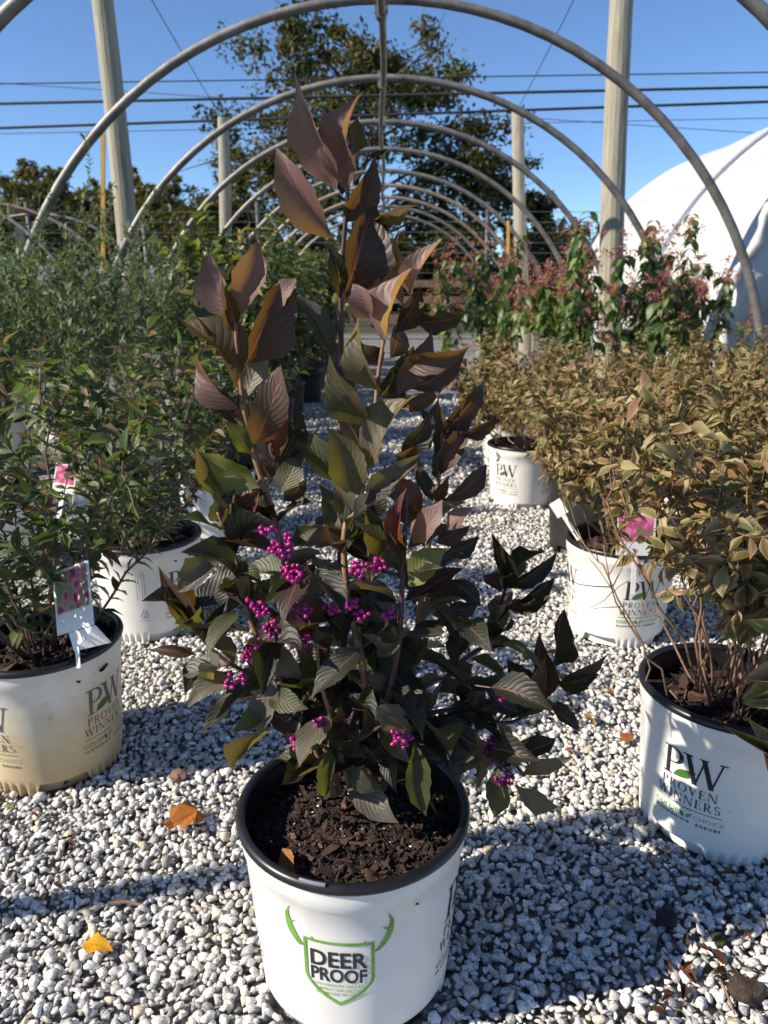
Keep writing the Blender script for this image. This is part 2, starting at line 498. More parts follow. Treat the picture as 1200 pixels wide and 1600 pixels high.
# ------------------------------------------------------------------ hoops of the bare tunnel
HOOP_Y0, HOOP_D, HOOP_R, HOOP_C = 3.83, 1.22, 1.95, 0.15
def arch_pts(R_, c, n=40, x0=0.0):
    p = [(x0 - R_, 0, -.05)]
    for i in range(n + 1):
        a = math.pi - math.pi * i / n
        p.append((x0 + R_ * math.cos(a), 0, c + R_ * math.sin(a)))
    p.append((x0 + R_, 0, -.05))
    return p
words = ['above the white deer proof pot, out of the way overhead', 'just behind the left stained pot', 'that frames the whole purple shrub',
         'passing behind the tall wooden posts', 'second behind the purple shrub', 'third behind the purple shrub', 'fourth behind the purple shrub',
         'fifth behind the purple shrub', 'sixth behind the purple shrub', 'seventh behind the purple shrub', 'last before the far wire fence']
ordinal = ['second', 'third', 'fourth', 'fifth', 'sixth', 'seventh', 'eighth', 'ninth']
def hoops():
    mbp = None
    HY = {-1: 2.68, -2: 1.56, -3: .475, -4: -.66}
    for n in range(-4, 9):
        mb = MB()
        mb.tube(arch_pts(HOOP_R, HOOP_C, 48), .0225, 10)
        rusty = n in (5, 6)
        o = mb.build('tunnel_hoop', M['pipe_rust'] if rusty else M['pipe'], smooth=True)
        o.location = (random.uniform(-.012, .012), HY.get(n, HOOP_Y0 + n * HOOP_D), random.uniform(-.01, .012))
        o.rotation_euler = (random.uniform(-.006, .006), 0, random.uniform(-.008, .008))
        if n < 0: lab = 'bare galvanised tunnel hoop overhead, %s before the widest hoop framing the shrub' % {-1: 'one', -2: 'two', -3: 'three', -4: 'four'}[n]
        elif n == 0: lab = 'widest bare galvanised tunnel hoop framing the purple shrub and the sky'
        else: lab = '%s bare %s tunnel hoop counted inward from the wide hoop framing the shrub' % (ordinal[n - 1], 'rust-streaked' if rusty else 'galvanised')
        tag(o, lab, 'hoop', 'bare hoops of the open tunnel')
    # ridge purlin tied under the hoops
    root = empty('ridge_purlin', (-.012, 0, HOOP_C + HOOP_R - .045))
    mb = MB(); pts = []
    for i in range(29):
        y = -.5 + i * .5
        pts.append((.012 * math.sin(y * 1.7), y, .010 * math.sin(y * 2.3 + 1)))
    mb.tube(pts, .0185, 10)
    mb.build('pipe', M['pipe'], root, True)
    for n in range(-3, 8):
        y = HY.get(n, HOOP_Y0 + n * HOOP_D)
        c = MB()
        c.tube([(0, y - .035, 0), (0, y + .035, 0)], .027, 10)
        c.box((-.03, y - .014, .0), (.03, y + .014, .075))
        c.build('clamp', M['pipe'], root)
    tag(root, 'straight ridge pipe clamped under the tops of the bare hoops', 'pipe')
hoops()

# ------------------------------------------------------------------ wooden posts and wires
def post(x, y, h, r, lean, label, group=None):
    root = empty('wooden_post', (x, y, 0))
    mb = MB(); n = 14
    pts = [(lean[0] * t * h + .012 * math.sin(t * 5 + x), lean[1] * t * h, -.1 + t * (h + .1)) for t in [i / n for i in range(n + 1)]]
    rad = [r * (1.06 - .16 * i / n) * (1 + random.uniform(-.02, .02)) for i in range(n + 1)]
    rad[-1] *= .93
    mb.tube(pts, rad, 16)
    mb.build('pole', M['post'], root, False)
    c = MB(); top = Vector(pts[-1])
    c.tube([top, top + Vector((0, 0, .012))], [rad[-1] * .98, rad[-1] * .9], 16)
    c.build('sawn_top', M['post'], root)
    tag(root, label, 'post', group)
    return top + Vector((x, y, 0))
def post_line(a, b, y, h, r, label):
    A_, B_ = at(a[0], a[1], y), at(b[0], b[1], y)
    k = (A_.x - B_.x) / (A_.z - B_.z)
    if h is None: h = A_.z
    return post(B_.x - k * B_.z, y, h, r, (k, 0), label)
tl = post_line((158, 0), (195, 330), 5.4, 3.2, .071, 'tall leaning wooden post with a dark shaded side beside the yellow lath')
trp = post_line((973, 0), (957, 385), 5.4, 3.2, .079, 'tall straight wooden post in front of the white covered greenhouse')
ml = post_line((348, 186), (351.5, 365), 10.2, None, .080, 'shorter sawn-off wooden post on the side of the green shrubs')
mr = post_line((808, 170), (815, 375), 10.2, None, .085, 'shorter sawn-off wooden post behind the pink-bracted shrubs')

def cable(name, pts, r, label, cat, sag=0.0, n=24):
    mb = MB(); a, b = Vector(pts[0]), Vector(pts[-1])
    pp = []
    for i in range(n + 1):
        t = i / n
        p = a.lerp(b, t); p.z -= sag * 4 * t * (1 - t)
        pp.append(p)
    mb.tube(pp, r, 6)
    o = mb.build(name, M['cable'], None, True)
    tag(o, label, cat)
cable('tie_wire', [tl, ml], .004, 'thin slack wire from the leaning post to the shorter post behind it', 'wire', .03)
cable('tie_wire', [trp, mr], .004, 'thin slack wire from the straight post to the shorter post behind it', 'wire', .03)
def power(px0, py0, px1, py1, y, r, label, sag=.0):
    a, b = at(px0, py0, y), at(px1, py1, y)
    d = (b - a)
    cable('power_line', [a - d * 1.2, b + d * 1.2], r, label, 'cable', sag, 40)
power(0, 131, 1200, 113, 15, .011, 'thin uppermost overhead cable crossing the blue sky')
power(0, 162, 1200, 136, 15, .024, 'upper of the two thick black overhead cables')
power(0, 200, 1200, 159, 15, .024, 'lower of the two thick black overhead cables')
power(0, 209, 640, 196, 15.4, .006, 'very thin overhead wire just under the lower thick cable')
power(640, 172, 1200, 209, 16.0, .006, 'very thin overhead wire dipping towards the white greenhouse')

def lath(px, py0, y, w, label, z0=0.0, rot=.2):
    t = at(px, py0, y)
    mb = MB(); h = t.z
    mb.box((-w, -.008, 0), (w, .008, h * .55)); mb.box((-w * .98, -.0075, h * .55), (w * .98, .0075, h - .008))
    mb.box((-w * .6, -.006, h - .008), (w * .6, .006, h))
    o = mb.build('wooden_lath', M['lath'])
    b_ = at(px, py0 + 180, y); k = (t.x - b_.x) / (t.z - b_.z)
    o.location = (t.x - k * h, y, z0); o.rotation_euler = (0, math.atan(k), 0)
    tag(o, label, 'stake')
lath(161, 205, 5.2, .013, 'tall yellow wooden lath standing beside the leaning post')
lath(374, 358, 8.6, .015, 'short yellow wooden lath by the shorter post among green shrubs')
lath(794, 344, 8.6, .015, 'short yellow wooden lath by the shorter post among pink bracts')

# ------------------------------------------------------------------ white film greenhouse on the right
def greenhouse():
    R_, c, xc, y0, y1 = 2.5, .15, 4.9, 5.6, 10.6
    root = empty('film_greenhouse', (xc, y0, 0))
    nu, nv = 72, 44
    vs, fs = [], []
    for j in range(nv + 1):
        t = j / nv; y = t * (y1 - y0)
        for i in range(nu + 1):
            a = math.pi - math.pi * i / nu
            sagm = .008 * math.sin(t * math.pi * 3) ** 2
            wr = .010 * math.sin(a * 23 + y * 2.1) * math.sin(y * 1.3 + a * 4) + .012 * math.sin(a * 9 + 3 * math.sin(y * 1.7))
            wr += .012 * math.sin((y * 3.0 + a * 6.0))
            rr = R_ - sagm + .5 * wr * (1 if .02 < t < .98 else .4)
            z = c + rr * math.sin(a)
            # loose skirt
            skirt = max(0, 1 - math.sin(a) * 3.5)
            x = rr * math.cos(a) - .10 * skirt * math.sin(y * 7 + 1) * (1 if math.cos(a) < 0 else -1) * .5
            vs.append((x, y + .05 * math.sin(a * 11) * (1 - t) ** 6, max(.02, z)))
    for j in range(nv):
        for i in range(nu):
            fs.append((j*(nu+1)+i, j*(nu+1)+i+1, (j+1)*(nu+1)+i+1, (j+1)*(nu+1)+i))
    mb = MB(); mb.add(vs, fs)
    o = mb.build('film_cover', M['film'], root, True)
    s = o.modifiers.new('thick', 'SOLIDIFY'); s.thickness = .006
    # gathered end sheet: pleats running to the ridge
    vs, fs = [], []; nu, nv = 110, 46
    for j in range(nv + 1):
        t = j / nv
        for i in range(nu + 1):
            s_ = i / nu; x = -R_ * .992 + s_ * R_ * 1.98
            top = c + math.sqrt(max(0, R_ * R_ - x * x)) - .03
            z = top * (1 - t) + min(.30, top * .8) * t
            pl = math.sin(s_ * 62 + 2.2 * math.sin(t * 5) + t * 6) * .030 + math.sin(t * 24 + s_ * 19 + 2 * math.sin(s_ * 31)) * .026 * t
            pl += .05 * math.sin(t * 9 + s_ * 7) * t
            y = .02 + pl * (.25 + .9 * t) + .34 * t ** 1.3 - .16 * math.sin(t * math.pi) * (1 - s_)
            xx = x + .06 * math.sin(t * 7 + s_ * 20) * t
            vs.append((xx, y, z))
    for j in range(nv):
        for i in range(nu): fs.append((j*(nu+1)+i, (j+1)*(nu+1)+i, (j+1)*(nu+1)+i+1, j*(nu+1)+i+1))
    mb = MB(); mb.add(vs, fs)
    o = mb.build('end_sheet', M['film'], root, True)
    s = o.modifiers.new('thick', 'SOLIDIFY'); s.thickness = .005
    # loose rolled hem along the front hoop, hanging off at the foot
    mb = MB(); pts, rad = [], []
    for i in range(60):
        a = math.pi - 1.9 * i / 59
        rr = R_ + .02 + .05 * math.sin(i * .9) * .4
        drop = max(0, 1 - i / 10) * .6
        pts.append((rr * math.cos(a) + .10 * drop, -.05 + .03 * math.sin(i * 1.3) - .10 * drop, c + rr * math.sin(a) + .02))
        rad.append(.030 + .012 * math.sin(i * 2.1) + .015 * drop)
    mb.tube(pts, rad, 12); o = mb.build('rolled_hem', M['film'], root, True)
    # hoops and base board, strap over the cover
    for yy in (0.12, 1.3, 2.5, 3.7, 4.85):
        mb = MB(); mb.tube([(p[0], yy, p[2]) for p in arch_pts(R_ - .06, c, 40)], .022, 8); mb.build('hoop', M['pipe'], root, True)
    mb = MB(); mb.tube([(p[0], 1.8, p[2]) for p in arch_pts(R_ + .028, c, 48)], .016, 8); mb.build('band', M['film_band'], root, True)  # thin blue-grey tube arching over the film
    for sx in (-1, 1):
        mb = MB(); mb.box((sx * (R_ - .02) - .02, .05, 0.005), (sx * (R_ - .02) + .02, y1 - y0, .16)); mb.build('base_board', M['plank'], root)
    tag(root, 'large tunnel greenhouse covered in white plastic film with gathered end sheet', 'greenhouse')
greenhouse()

# ------------------------------------------------------------------ far fence, rails, low hoops, shed
def far_fence():
    y = 18.0
    root = empty('wire_fence', (0, y, 0))
    for i, x in enumerate(np.arange(-17.2, 15, 2.6)):
        x = float(x) + 1.35
        mb = MB(); mb.tube([(x, 0, -.1), (x, 0, 2.75 if i % 2 else 2.3)], .055, 8); mb.build('fence_post', M['dark_post'], root, True)
    for k in range(11):
        z = .35 + k * .22
        mb = MB(); mb.tube([(-17, -.06, z), (-8, -.06, z - .02), (0, -.06, z), (7, -.06, z - .02), (15, -.06, z)], .006, 5); mb.build('wire', M['wire'], root)
    tag(root, 'tall wire fence with many horizontal strands across the far end', 'fence')
    y = 13.6
    root = empty('plank_fence', (0, y, 0))
    for x in np.arange(-9, 9.1, 1.8):
        mb = MB(); mb.box((x - .05, .03, 0), (x + .05, .12, 1.12)); mb.build('post', M['plank'], root)
    for z in (.38, .68, .98):
        for x in np.arange(-9, 8.9, 3.6):
            mb = MB(); dz = random.uniform(-.02, .02)
            mb.box((x + .006, -.015, z - .06 + dz), (x + 3.594, .025, z + .06 + dz)); mb.build('plank', M['plank'], root)
    tag(root, 'low brown plank fence before the wire fence', 'fence')
far_fence()

def low_hoops():
    names = ['nearest the leaning post', 'second from the leaning post', 'third from the leaning post', 'farthest from the leaning post']
    for i, y in enumerate((8.2, 9.6, 11.0, 12.6)):
        mb = MB(); mb.tube(arch_pts(2.1, -.08, 32), .024, 8)
        o = mb.build('low_tunnel_hoop', M['pipe_rust'] if i in (0, 2) else M['pipe'], None, True)
        o.location = (-5.55 + random.uniform(-.1, .1), y, 0)
        o.rotation_euler = (random.uniform(-.05, .05), 0, random.uniform(-.1, .1))
        tag(o, 'low bare hoop of the neighbouring tunnel, ' + names[i], 'hoop', 'hoops of the neighbouring bare tunnel')
    mb = MB(); mb.tube([(-5.5, 7.5, 2.0), (-5.5, 13.4, 2.0)], .02, 8)
    tag(mb.build('tunnel_ridge_pipe', M['pipe'], None, True), 'ridge pipe under the low hoops of the neighbouring tunnel', 'pipe')
    mb = MB(); mb.box((-4.62, 9.9, 0), (-4.5, 10.02, 1.62)); mb.box((-4.6, 9.92, 1.62), (-4.52, 10.0, 1.66))
    tag(mb.build('square_post', M['dark_post']), 'dark square post among the low hoops of the neighbouring tunnel', 'post')
low_hoops()

def shed(x, y, w, d, h, rz, label, rise=.7):
    root = empty('shed', (x, y, 0), rz)
    mb = MB(); mb.box((-w/2, -d/2, 0), (w/2, d/2, h)); mb.build('wall', M['siding'], root)
    mb = MB(); e = .35
    mb.add([(-w/2-e, -d/2-e, h), (w/2+e, -d/2-e, h), (w/2+e, d/2+e, h), (-w/2-e, d/2+e, h), (-w/2-e, 0, h+rise), (w/2+e, 0, h+rise)],
           [(0,1,5,4), (2,3,4,5), (3,0,4), (1,2,5), (3,2,1,0)])
    mb.build('roof', M['roof'], root)
    for k in range(2):
        mb = MB(); xx = -w/4 + k * w/2
        mb.box((xx - .45, -d/2 - .04, .2), (xx + .45, -d/2 + .02, .8)); f = mb.build('window', M['tag_white'], root)
        mb = MB(); mb.box((xx - .38, -d/2 - .06, .27), (xx + .38, -d/2 - .035, .73)); mb.build('pane', M['black'], f)
    tag(root, label, 'shed')
shed(-13.0, 26, 3.6, 4, .95, .15, 'low grey shed with shingle roof beyond the low hoops')
shed(-7.9, 25, 2.4, 3, .9, -.2, 'small grey gabled shed beyond the green shrubs')

# ================================================================== TREES
LT_V = np.array([(0, 0, 0), (-.5, .42, .05), (.5, .42, .05), (0, .45, -.06), (0, 1, -.10)])     # small folded leaf
LT_F = np.array([(0, 3, 1), (0, 2, 3), (1, 3, 4), (3, 2, 4)])
LT_UV = np.array([(.5, 0), (0, .42), (1, .42), (.5, .45), (.5, 1)])
LM_V = np.array([(0, 0, 0), (-.40, .25, .06), (0, .26, 0), (.40, .25, .06), (-.46, .55, .02), (0, .57, -.07), (.46, .55, .02), (0, 1, -.24)])
LM_F3 = np.array([(0, 2, 1), (0, 3, 2), (4, 5, 7), (5, 6, 7)])
LM_F4 = np.array([(1, 2, 5, 4), (2, 3, 6, 5)])
LM_UV = np.array([(.5, 0), (0, .25), (.5, .25), (1, .25), (0, .55), (.5, .55), (1, .55), (.5, 1)])

def norm(a): return a / np.maximum(np.linalg.norm(a, axis=-1, keepdims=True), 1e-9)

def leaf_mass(name, base, dirs, nrm, L, Wd, col, mat, parent=None, fine=False, kind='stuff', curl=None):
    """many small leaves joined into one mesh"""
    V = LT_V if fine else LM_V
    d = norm(dirs); n = norm(nrm - d * (nrm * d).sum(-1, keepdims=True)); s = np.cross(d, n)
    zz = np.repeat(V[None, :, 2], len(base), 0)
    if curl is not None: zz = zz * curl[:, None]
    P = base[:, None, :] + s[:, None, :] * (V[None, :, 0:1] * Wd[:, None, None]) + d[:, None, :] * (V[None, :, 1:2] * L[:, None, None]) \
        + n[:, None, :] * (zz[:, :, None] * L[:, None, None])
    m = len(V); off = (np.arange(len(base)) * m)[:, None, None]
    if fine: faces = [(LT_F[None] + off).reshape(-1, 3)]
    else: faces = [(LM_F3[None] + off).reshape(-1, 3), (LM_F4[None] + off).reshape(-1, 4)]
    uv = np.tile(LT_UV if fine else LM_UV, (len(base), 1))
    me = np_mesh(name, P.reshape(-1, 3), faces, np.repeat(col, m, 0), uv, True)
    o = link(name, me, parent, mat)
    if kind: o['kind'] = kind
    return o

def tree_mesh(seed, h, rad, trunk_h, n_limb, n_leaf, leaf, cols, gaps=.5, lobes=18, trunk_r=.2, fill=0.35):
    r = np.random.default_rng(seed)
    limbs = MB(); tips = []
    limbs.tube([(0, 0, -.2), (.05, 0, trunk_h * .6), (0, .05, trunk_h), (.05, 0, h * .72), (0, 0, h * .9)], [trunk_r * 1.25, trunk_r, trunk_r * .85, trunk_r * .3, trunk_r * .08], 8)
    for i in range(n_limb):
        t = (i + .5) / n_limb; z0 = trunk_h + (h * .85 - trunk_h) * t
        a = i * 2.4 + r.uniform(-.4, .4)
        ln = rad * (1 - .55 * t) * r.uniform(.75, 1.12)
        d = np.array([math.cos(a), math.sin(a), .25 + .7 * t])
        p = [np.array([0, 0, z0])]
        for k in range(4):
            d = d + r.normal(0, .16, 3); p.append(p[-1] + norm(d) * ln / 4)
        limbs.tube(p, [trunk_r * .42 * (1 - t * .5), trunk_r * .3, trunk_r * .18, trunk_r * .1, trunk_r * .04], 5)
        for q in p[2:]: tips.append(q)
        for k in range(3):
            q0 = p[2 + k % 3]; dd = norm(r.normal(0, 1, 3) + np.array([d[0], d[1], .3]))
            q1 = q0 + dd * ln * .35
            limbs.tube([q0, (q0 + q1) / 2 + r.normal(0, .05, 3), q1], [trunk_r * .12, trunk_r * .07, trunk_r * .03], 4)
            tips.append(q1); tips.append((q0 + q1) / 2)
    tips = np.array(tips)
    c = tips[r.integers(0, len(tips), lobes * 6)] + r.normal(0, rad * .10, (lobes * 6, 3))
    cs = r.uniform(.06, .17, len(c)) * rad
    w = r.integers(0, len(c), n_leaf)
    pos = c[w] + norm(r.normal(0, 1, (n_leaf, 3))) * (cs[w] * r.uniform(.15, 1.2, n_leaf))[:, None] * np.array([1, 1, .7])
    dirs = r.normal(0, 1, (n_leaf, 3)); nr = r.normal(0, .8, (n_leaf, 3)) + np.array([0, 0, .7])
    base = np.array(cols)[r.integers(0, len(cols), len(c))][w] * r.uniform(.75, 1.25, (n_leaf, 1))
    L = leaf * r.uniform(.6, 1.3, n_leaf)
    return limbs, pos, dirs, nr, L, base

def make_tree(name, label, cat, group, loc, seed, h, rad, trunk_h, n_limb, n_leaf, leaf, cols, **kw):
    root = empty(name, loc)
    limbs, pos, dirs, nr, L, col = tree_mesh(seed, h, rad, trunk_h, n_limb, n_leaf, leaf, cols, **kw)
    limbs.build('trunk', M['trunk'], root, True)
    leaf_mass('crown', pos, dirs, nr, L, L * .55, col, M['tree_leaf'], root, fine=True, kind=None)
    tag(root, label, cat, group)
    return root

OLIVE = [(.085, .085, .022), (.065, .075, .020), (.11, .095, .025), (.05, .062, .018)]
DARK = [(.03, .045, .02), (.025, .038, .018), (.04, .05, .02)]
YEL = [(.13, .12, .035), (.10, .10, .03), (.16, .13, .04)]
make_tree('oak_tree', 'big olive-leaved tree with airy crown behind the bare hoops', 'tree', None, (-.9, 25, 0), 3, 8.1, 5.2, 1.4, 22, 26000, .17, OLIVE, lobes=24, trunk_r=.22)
make_tree('leafy_tree', 'dense dark-leaved tree filling the lower gap beside the big airy tree', 'tree', None, (3.0, 28, 0), 5, 5.6, 3.4, .8, 18, 14000, .17, OLIVE[1:] + DARK[:1], lobes=22)
make_tree('leafy_tree', 'round bushy tree under the big airy tree on the shed side', 'tree', None, (-4.6, 27, 0), 6, 4.6, 3.2, .5, 16, 12000, .17, OLIVE, lobes=22)
tp = []
for i, (cols, hh, rr) in enumerate([(DARK, 8.5, 3.2), (YEL, 8.0, 3.6), (OLIVE, 7.5, 4.0)]):
    tp.append((cols, hh, rr))
kinds = ['dark evergreen', 'yellowing broadleaf', 'olive broadleaf']
spots = [(-34, 52, 0, 1.05), (-30, 55, 2, .98), (-26, 50, 0, .92), (-24, 56, 1, 1.12), (-20, 52, 2, .90), (-17, 54, 1, 1.0), (-14.5, 52, 1, .92), (-11, 50, 2, .72),
         (-38, 54, 2, 1.05), (-8, 54, 0, .62), (-5, 52, 2, .6), (9.5, 50, 0, .78), (12, 55, 2, .66), (15, 52, 0, .62), (18.5, 54, 2, .7), (23, 52, 0, .8), (6, 52, 2, .6), (2, 54, 0, .6),
         (29, 54, 2, .85), (-42, 52, 0, 1.0), (-28, 47, 0, .85), (-22, 46, 2, .80), (-18.5, 47, 0, .74), (-15.5, 46, 1, .80), (-12.5, 46, 2, .72), (-9.5, 45, 0, .6), (-32, 46, 2, .9), (-36, 48, 1, .95)]
proto = {}
for i, (x, y, k, s) in enumerate(spots):
    if k not in proto:
        o = make_tree('distant_tree', '', 'tree', 'trees of the far treeline', (x, y, 0), 20 + k, tp[k][1], tp[k][2], .6, 16, 12000, .32, tp[k][0], lobes=34, trunk_r=.2)
        proto[k] = o
    else:
        o = copy_tree(proto[k]); o.location = (x, y, 0)
    o.rotation_euler = (0, 0, i * 1.3)
    o.scale = (s * (1 + .1 * math.sin(i)), s, s)
    side = 'beyond the low hoops and grey sheds' if x < -4 else 'between the shorter post and the white greenhouse' if x > 4 else 'behind the big airy tree'
    o['label'] = '%s tree in the far treeline %s' % (kinds[k], side)
    o['category'] = 'tree'; o['group'] = 'far %s trees %s' % (kinds[k], side)
# low scrub behind the fence that reads as one mass
r_ = np.random.default_rng(77); n = 34000
xx = r_.uniform(-34, 24, n)
top = np.where(xx < -5, 3.6, 2.0) + .7 * np.sin(xx * .8) + .4 * np.sin(xx * 2.3 + 1)
pos = np.stack([xx, r_.uniform(29, 33, n), r_.uniform(0, 1, n) ** .8 * top], -1)
o = leaf_mass('scrub', pos, r_.normal(0, 1, (n, 3)), r_.normal(0, 1, (n, 3)) + np.array([0, 0, .7]), r_.uniform(.22, .5, n), r_.uniform(.12, .26, n),
          np.array(OLIVE + DARK)[r_.integers(0, 7, n)], M['tree_leaf'], None, fine=True)
tag(o, 'low tangled olive scrub along the far side of the wire fence', 'scrub', kind='stuff')

# ================================================================== POTS
POT_H, SOIL_Z = .250, .211
def pot_r(z): return .1185 + (.1375 - .1185) * (z / POT_H)

def foot(th):
    """height of the lower edge of the wall: three wide arches and plain feet between them"""
    d = ((th / (2 * math.pi) * 4) % 1.0)
    d = abs(d - .5) * 2              # 0 mid arch .. 1 mid foot
    return .026 * max(0.0, min(1.0, (.52 - d) / .10)) if d < .52 else 0.0

def pot_wall_mesh(n=352, flutes=True):
    zs = [0, .004, .010, .016, .022, .028, .036, .06, .10, .14, .18, .2175, .2205, .236, POT_H]
    vs, fs = [], []
    for z in zs:
        for k in range(n):
            th = 2 * math.pi * k / n
            f = foot(th)
            zz = f + (z - 0) * (POT_H - f) / POT_H
            r = pot_r(zz)
            if z >= .2205: r += .0022
            if flutes and f < .001:
                q = (th / (2 * math.pi) * 44) % 1.0
                m = max(0, 1 - ((q - .5) / .30) ** 2) * max(0, 1 - (zz / .026) ** 2)
                r -= .0050 * min(1, m * 2.0)
            vs.append((r * math.cos(th), r * math.sin(th), zz))
    for j in range(len(zs) - 1):
        for k in range(n):
            k2 = (k + 1) % n
            fs.append((j*n+k, j*n+k2, (j+1)*n+k2, (j+1)*n+k))
    # wall thickness: turn in at the foot, recessed inner base
    o = len(vs)
    for k in range(n):
        th = 2 * math.pi * k / n; z = foot(th); r = pot_r(z) - .010
        vs.append((r * math.cos(th), r * math.sin(th), z + .001))
    for k in range(n):
        th = 2 * math.pi * k / n; vs.append((.1045 * math.cos(th), .1045 * math.sin(th), .045))
    for k in range(n):
        th = 2 * math.pi * k / n; vs.append((.1035 * math.cos(th), .1035 * math.sin(th), 0.0))
    for k in range(n):
        k2 = (k + 1) % n
        fs.append((k2, k, o + k, o + k2))
        fs.append((o + k2, o + k, o + n + k, o + n + k2))
        fs.append((o + n + k2, o + n + k, o + 2*n + k, o + 2*n + k2))
    fs.append(tuple(o + 2*n + k for k in range(n)))
    me = bpy.data.meshes.new('pot_wall'); me.from_pydata(vs, [], fs)
    me.polygons.foreach_set('use_smooth', [True] * len(me.polygons)); me.update()
    return me
def pot_rim_mesh():
    mb = MB(); R0 = .1425; prof = []
    for i in range(12):
        a = 2 * math.pi * i / 12
        prof.append((R0 - .0055 + .0065 * math.cos(a), POT_H + .003 + .0068 * math.sin(a)))
    mb.lathe(prof, 96, True)
    mb.lathe([(R0 - .0105, POT_H + .003), (R0 - .0135, POT_H - .01), (.128, SOIL_Z - .02)], 96)
    return mb.mesh('pot_rim', True)
POT_WALL, POT_RIM = pot_wall_mesh(), pot_rim_mesh()
POT_WALL_BLACK, POT_WALL_STAINED = POT_WALL.copy(), POT_WALL.copy()
POT_WALL.materials.append(M['pot']); POT_WALL_BLACK.materials.append(M['black_matt']); POT_WALL_STAINED.materials.append(M['pot_stained'])
POT_RIM.materials.append(M['black'])

# ------------------------------------------------------------------ lettering
class Ink:
    """flat polygons in metres (u to the right, v up) laid on the pot wall"""
    def __init__(s): s.polys = []
    def add(s, poly, mat, flat=False): s.polys.append((poly, mat) if not flat else (poly, mat + '*'))
    def quad(s, a, b, c, d, mat): s.add([a, b, c, d], mat)
    def strip(s, L, Rr, mat):
        for i in range(len(L) - 1): s.add([L[i], Rr[i], Rr[i+1], L[i+1]], mat)
def arc(cx, cy, rx, ry, a0, a1, n=14): return [(cx + rx * math.cos(R(a0 + (a1 - a0) * i / n)), cy + ry * math.sin(R(a0 + (a1 - a0) * i / n))) for i in range(n + 1)]
def glyph(ch):
    P = []      # list of polygons in em units, height 1; returns polys, advance
    def stem(x, w=.125, y0=0, y1=1): P.append([(x - w/2, y0), (x + w/2, y0), (x + w/2, y1), (x - w/2, y1)])
    def diag(x0, y0, x1, y1, w): P.append([(x0 - w/2, y0), (x0 + w/2, y0), (x1 + w/2, y1), (x1 - w/2, y1)])
    def serif(x, y, w=.27, h=.045): P.append([(x - w/2, y), (x + w/2, y), (x + w/2, y + h), (x - w/2, y + h)])
    def ring(cx, cy, rx, ry, tx, ty, a0, a1, n=18):
        o, i = arc(cx, cy, rx, ry, a0, a1, n), arc(cx, cy, rx - tx, ry - ty, a0, a1, n)
        for k in range(n): P.append([o[k], o[k+1], i[k+1], i[k]])
    def bar(x0, x1, y, h=.05): P.append([(x0, y), (x1, y), (x1, y + h), (x0, y + h)])
    adv = .7
    if ch == 'P': stem(.19); serif(.19, 0); serif(.14, .955, .2); bar(.25, .34, .955, .045); bar(.25, .34, .44, .045); ring(.34, .72, .29, .28, .125, .045, -90, 90); adv = .68
    elif ch == 'R': stem(.19); serif(.19, 0); serif(.14, .955, .2); bar(.25, .34, .955, .045); bar(.25, .34, .48, .045); ring(.34, .74, .27, .26, .12, .045, -90, 90); diag(.66, 0, .37, .49, .14); serif(.70, 0, .2); adv = .8
    elif ch == 'O': ring(.42, .5, .40, .52, .115, .05, 0, 360, 28); adv = .85
    elif ch == 'V': diag(.42, 0, .15, 1, .135); diag(.42, 0, .68, 1, .05); serif(.15, .955); serif(.68, .955, .22); adv = .8
    elif ch == 'E': stem(.19); serif(.15, 0, .2); serif(.15, .955, .2); bar(.25, .58, .955, .045); bar(.25, .50, .49, .045); bar(.25, .62, 0, .045); stem(.57, .04, .80, .955); stem(.61, .04, .045, .22); stem(.49, .035, .40, .60); adv = .68
    elif ch == 'N': stem(.13, .05); diag(.70, 0, .16, 1, .135); stem(.73, .05); serif(.13, 0, .22); serif(.10, .955, .2); serif(.73, .955, .22); adv = .88
    elif ch == 'W': diag(.36, 0, .13, 1, .135); diag(.36, 0, .56, .92, .05); diag(.78, 0, .54, 1, .135); diag(.78, 0, 1.02, 1, .05); serif(.12, .955); serif(.54, .955, .24); serif(1.02, .955, .22); adv = 1.12
    elif ch == 'I': stem(.19); serif(.19, 0); serif(.19, .955); adv = .38
    elif ch == 'S': ring(.31, .75, .22, .265, .10, .05, 25, 270); ring(.31, .255, .25, .275, .11, .05, -155, 90); adv = .64
    return P, adv
def serif_text(ink, txt, cx, y, size, mat, track=.06, sx=1.0):
    adv = [glyph(c)[1] * size * sx + track * size for c in txt]
    x = cx - sum(adv) / 2
    for c, a in zip(txt, adv):
        for p in glyph(c)[0]: ink.add([(x + q[0] * size * sx, y + q[1] * size) for q in p], mat)
        x += a
def font_text(ink, txt, cx, y, size, mat, bold=0.0, sx=1.0, spacing=1.0, shear=0.0):
    cu = bpy.data.curves.new('lettering', 'FONT'); cu.body = txt; cu.size = 1.0; cu.offset = bold; cu.space_character = spacing
    cu.resolution_u = 3; cu.shear = shear
    ob = bpy.data.objects.new('lettering', cu); COL.objects.link(ob)
    dg = bpy.context.evaluated_depsgraph_get(); dg.update()
    me = bpy.data.meshes.new_from_object(ob.evaluated_get(dg))
    xs = [v.co.x for v in me.vertices]; x0, x1 = min(xs), max(xs)
    k = size / .70      # cap height
    for p in me.polygons:
        ink.add([(cx + (me.vertices[i].co.x - (x0 + x1) / 2) * k * sx, y + me.vertices[i].co.y * k) for i in p.vertices], mat, True)
    bpy.data.objects.remove(ob); bpy.data.curves.remove(cu); bpy.data.meshes.remove(me)
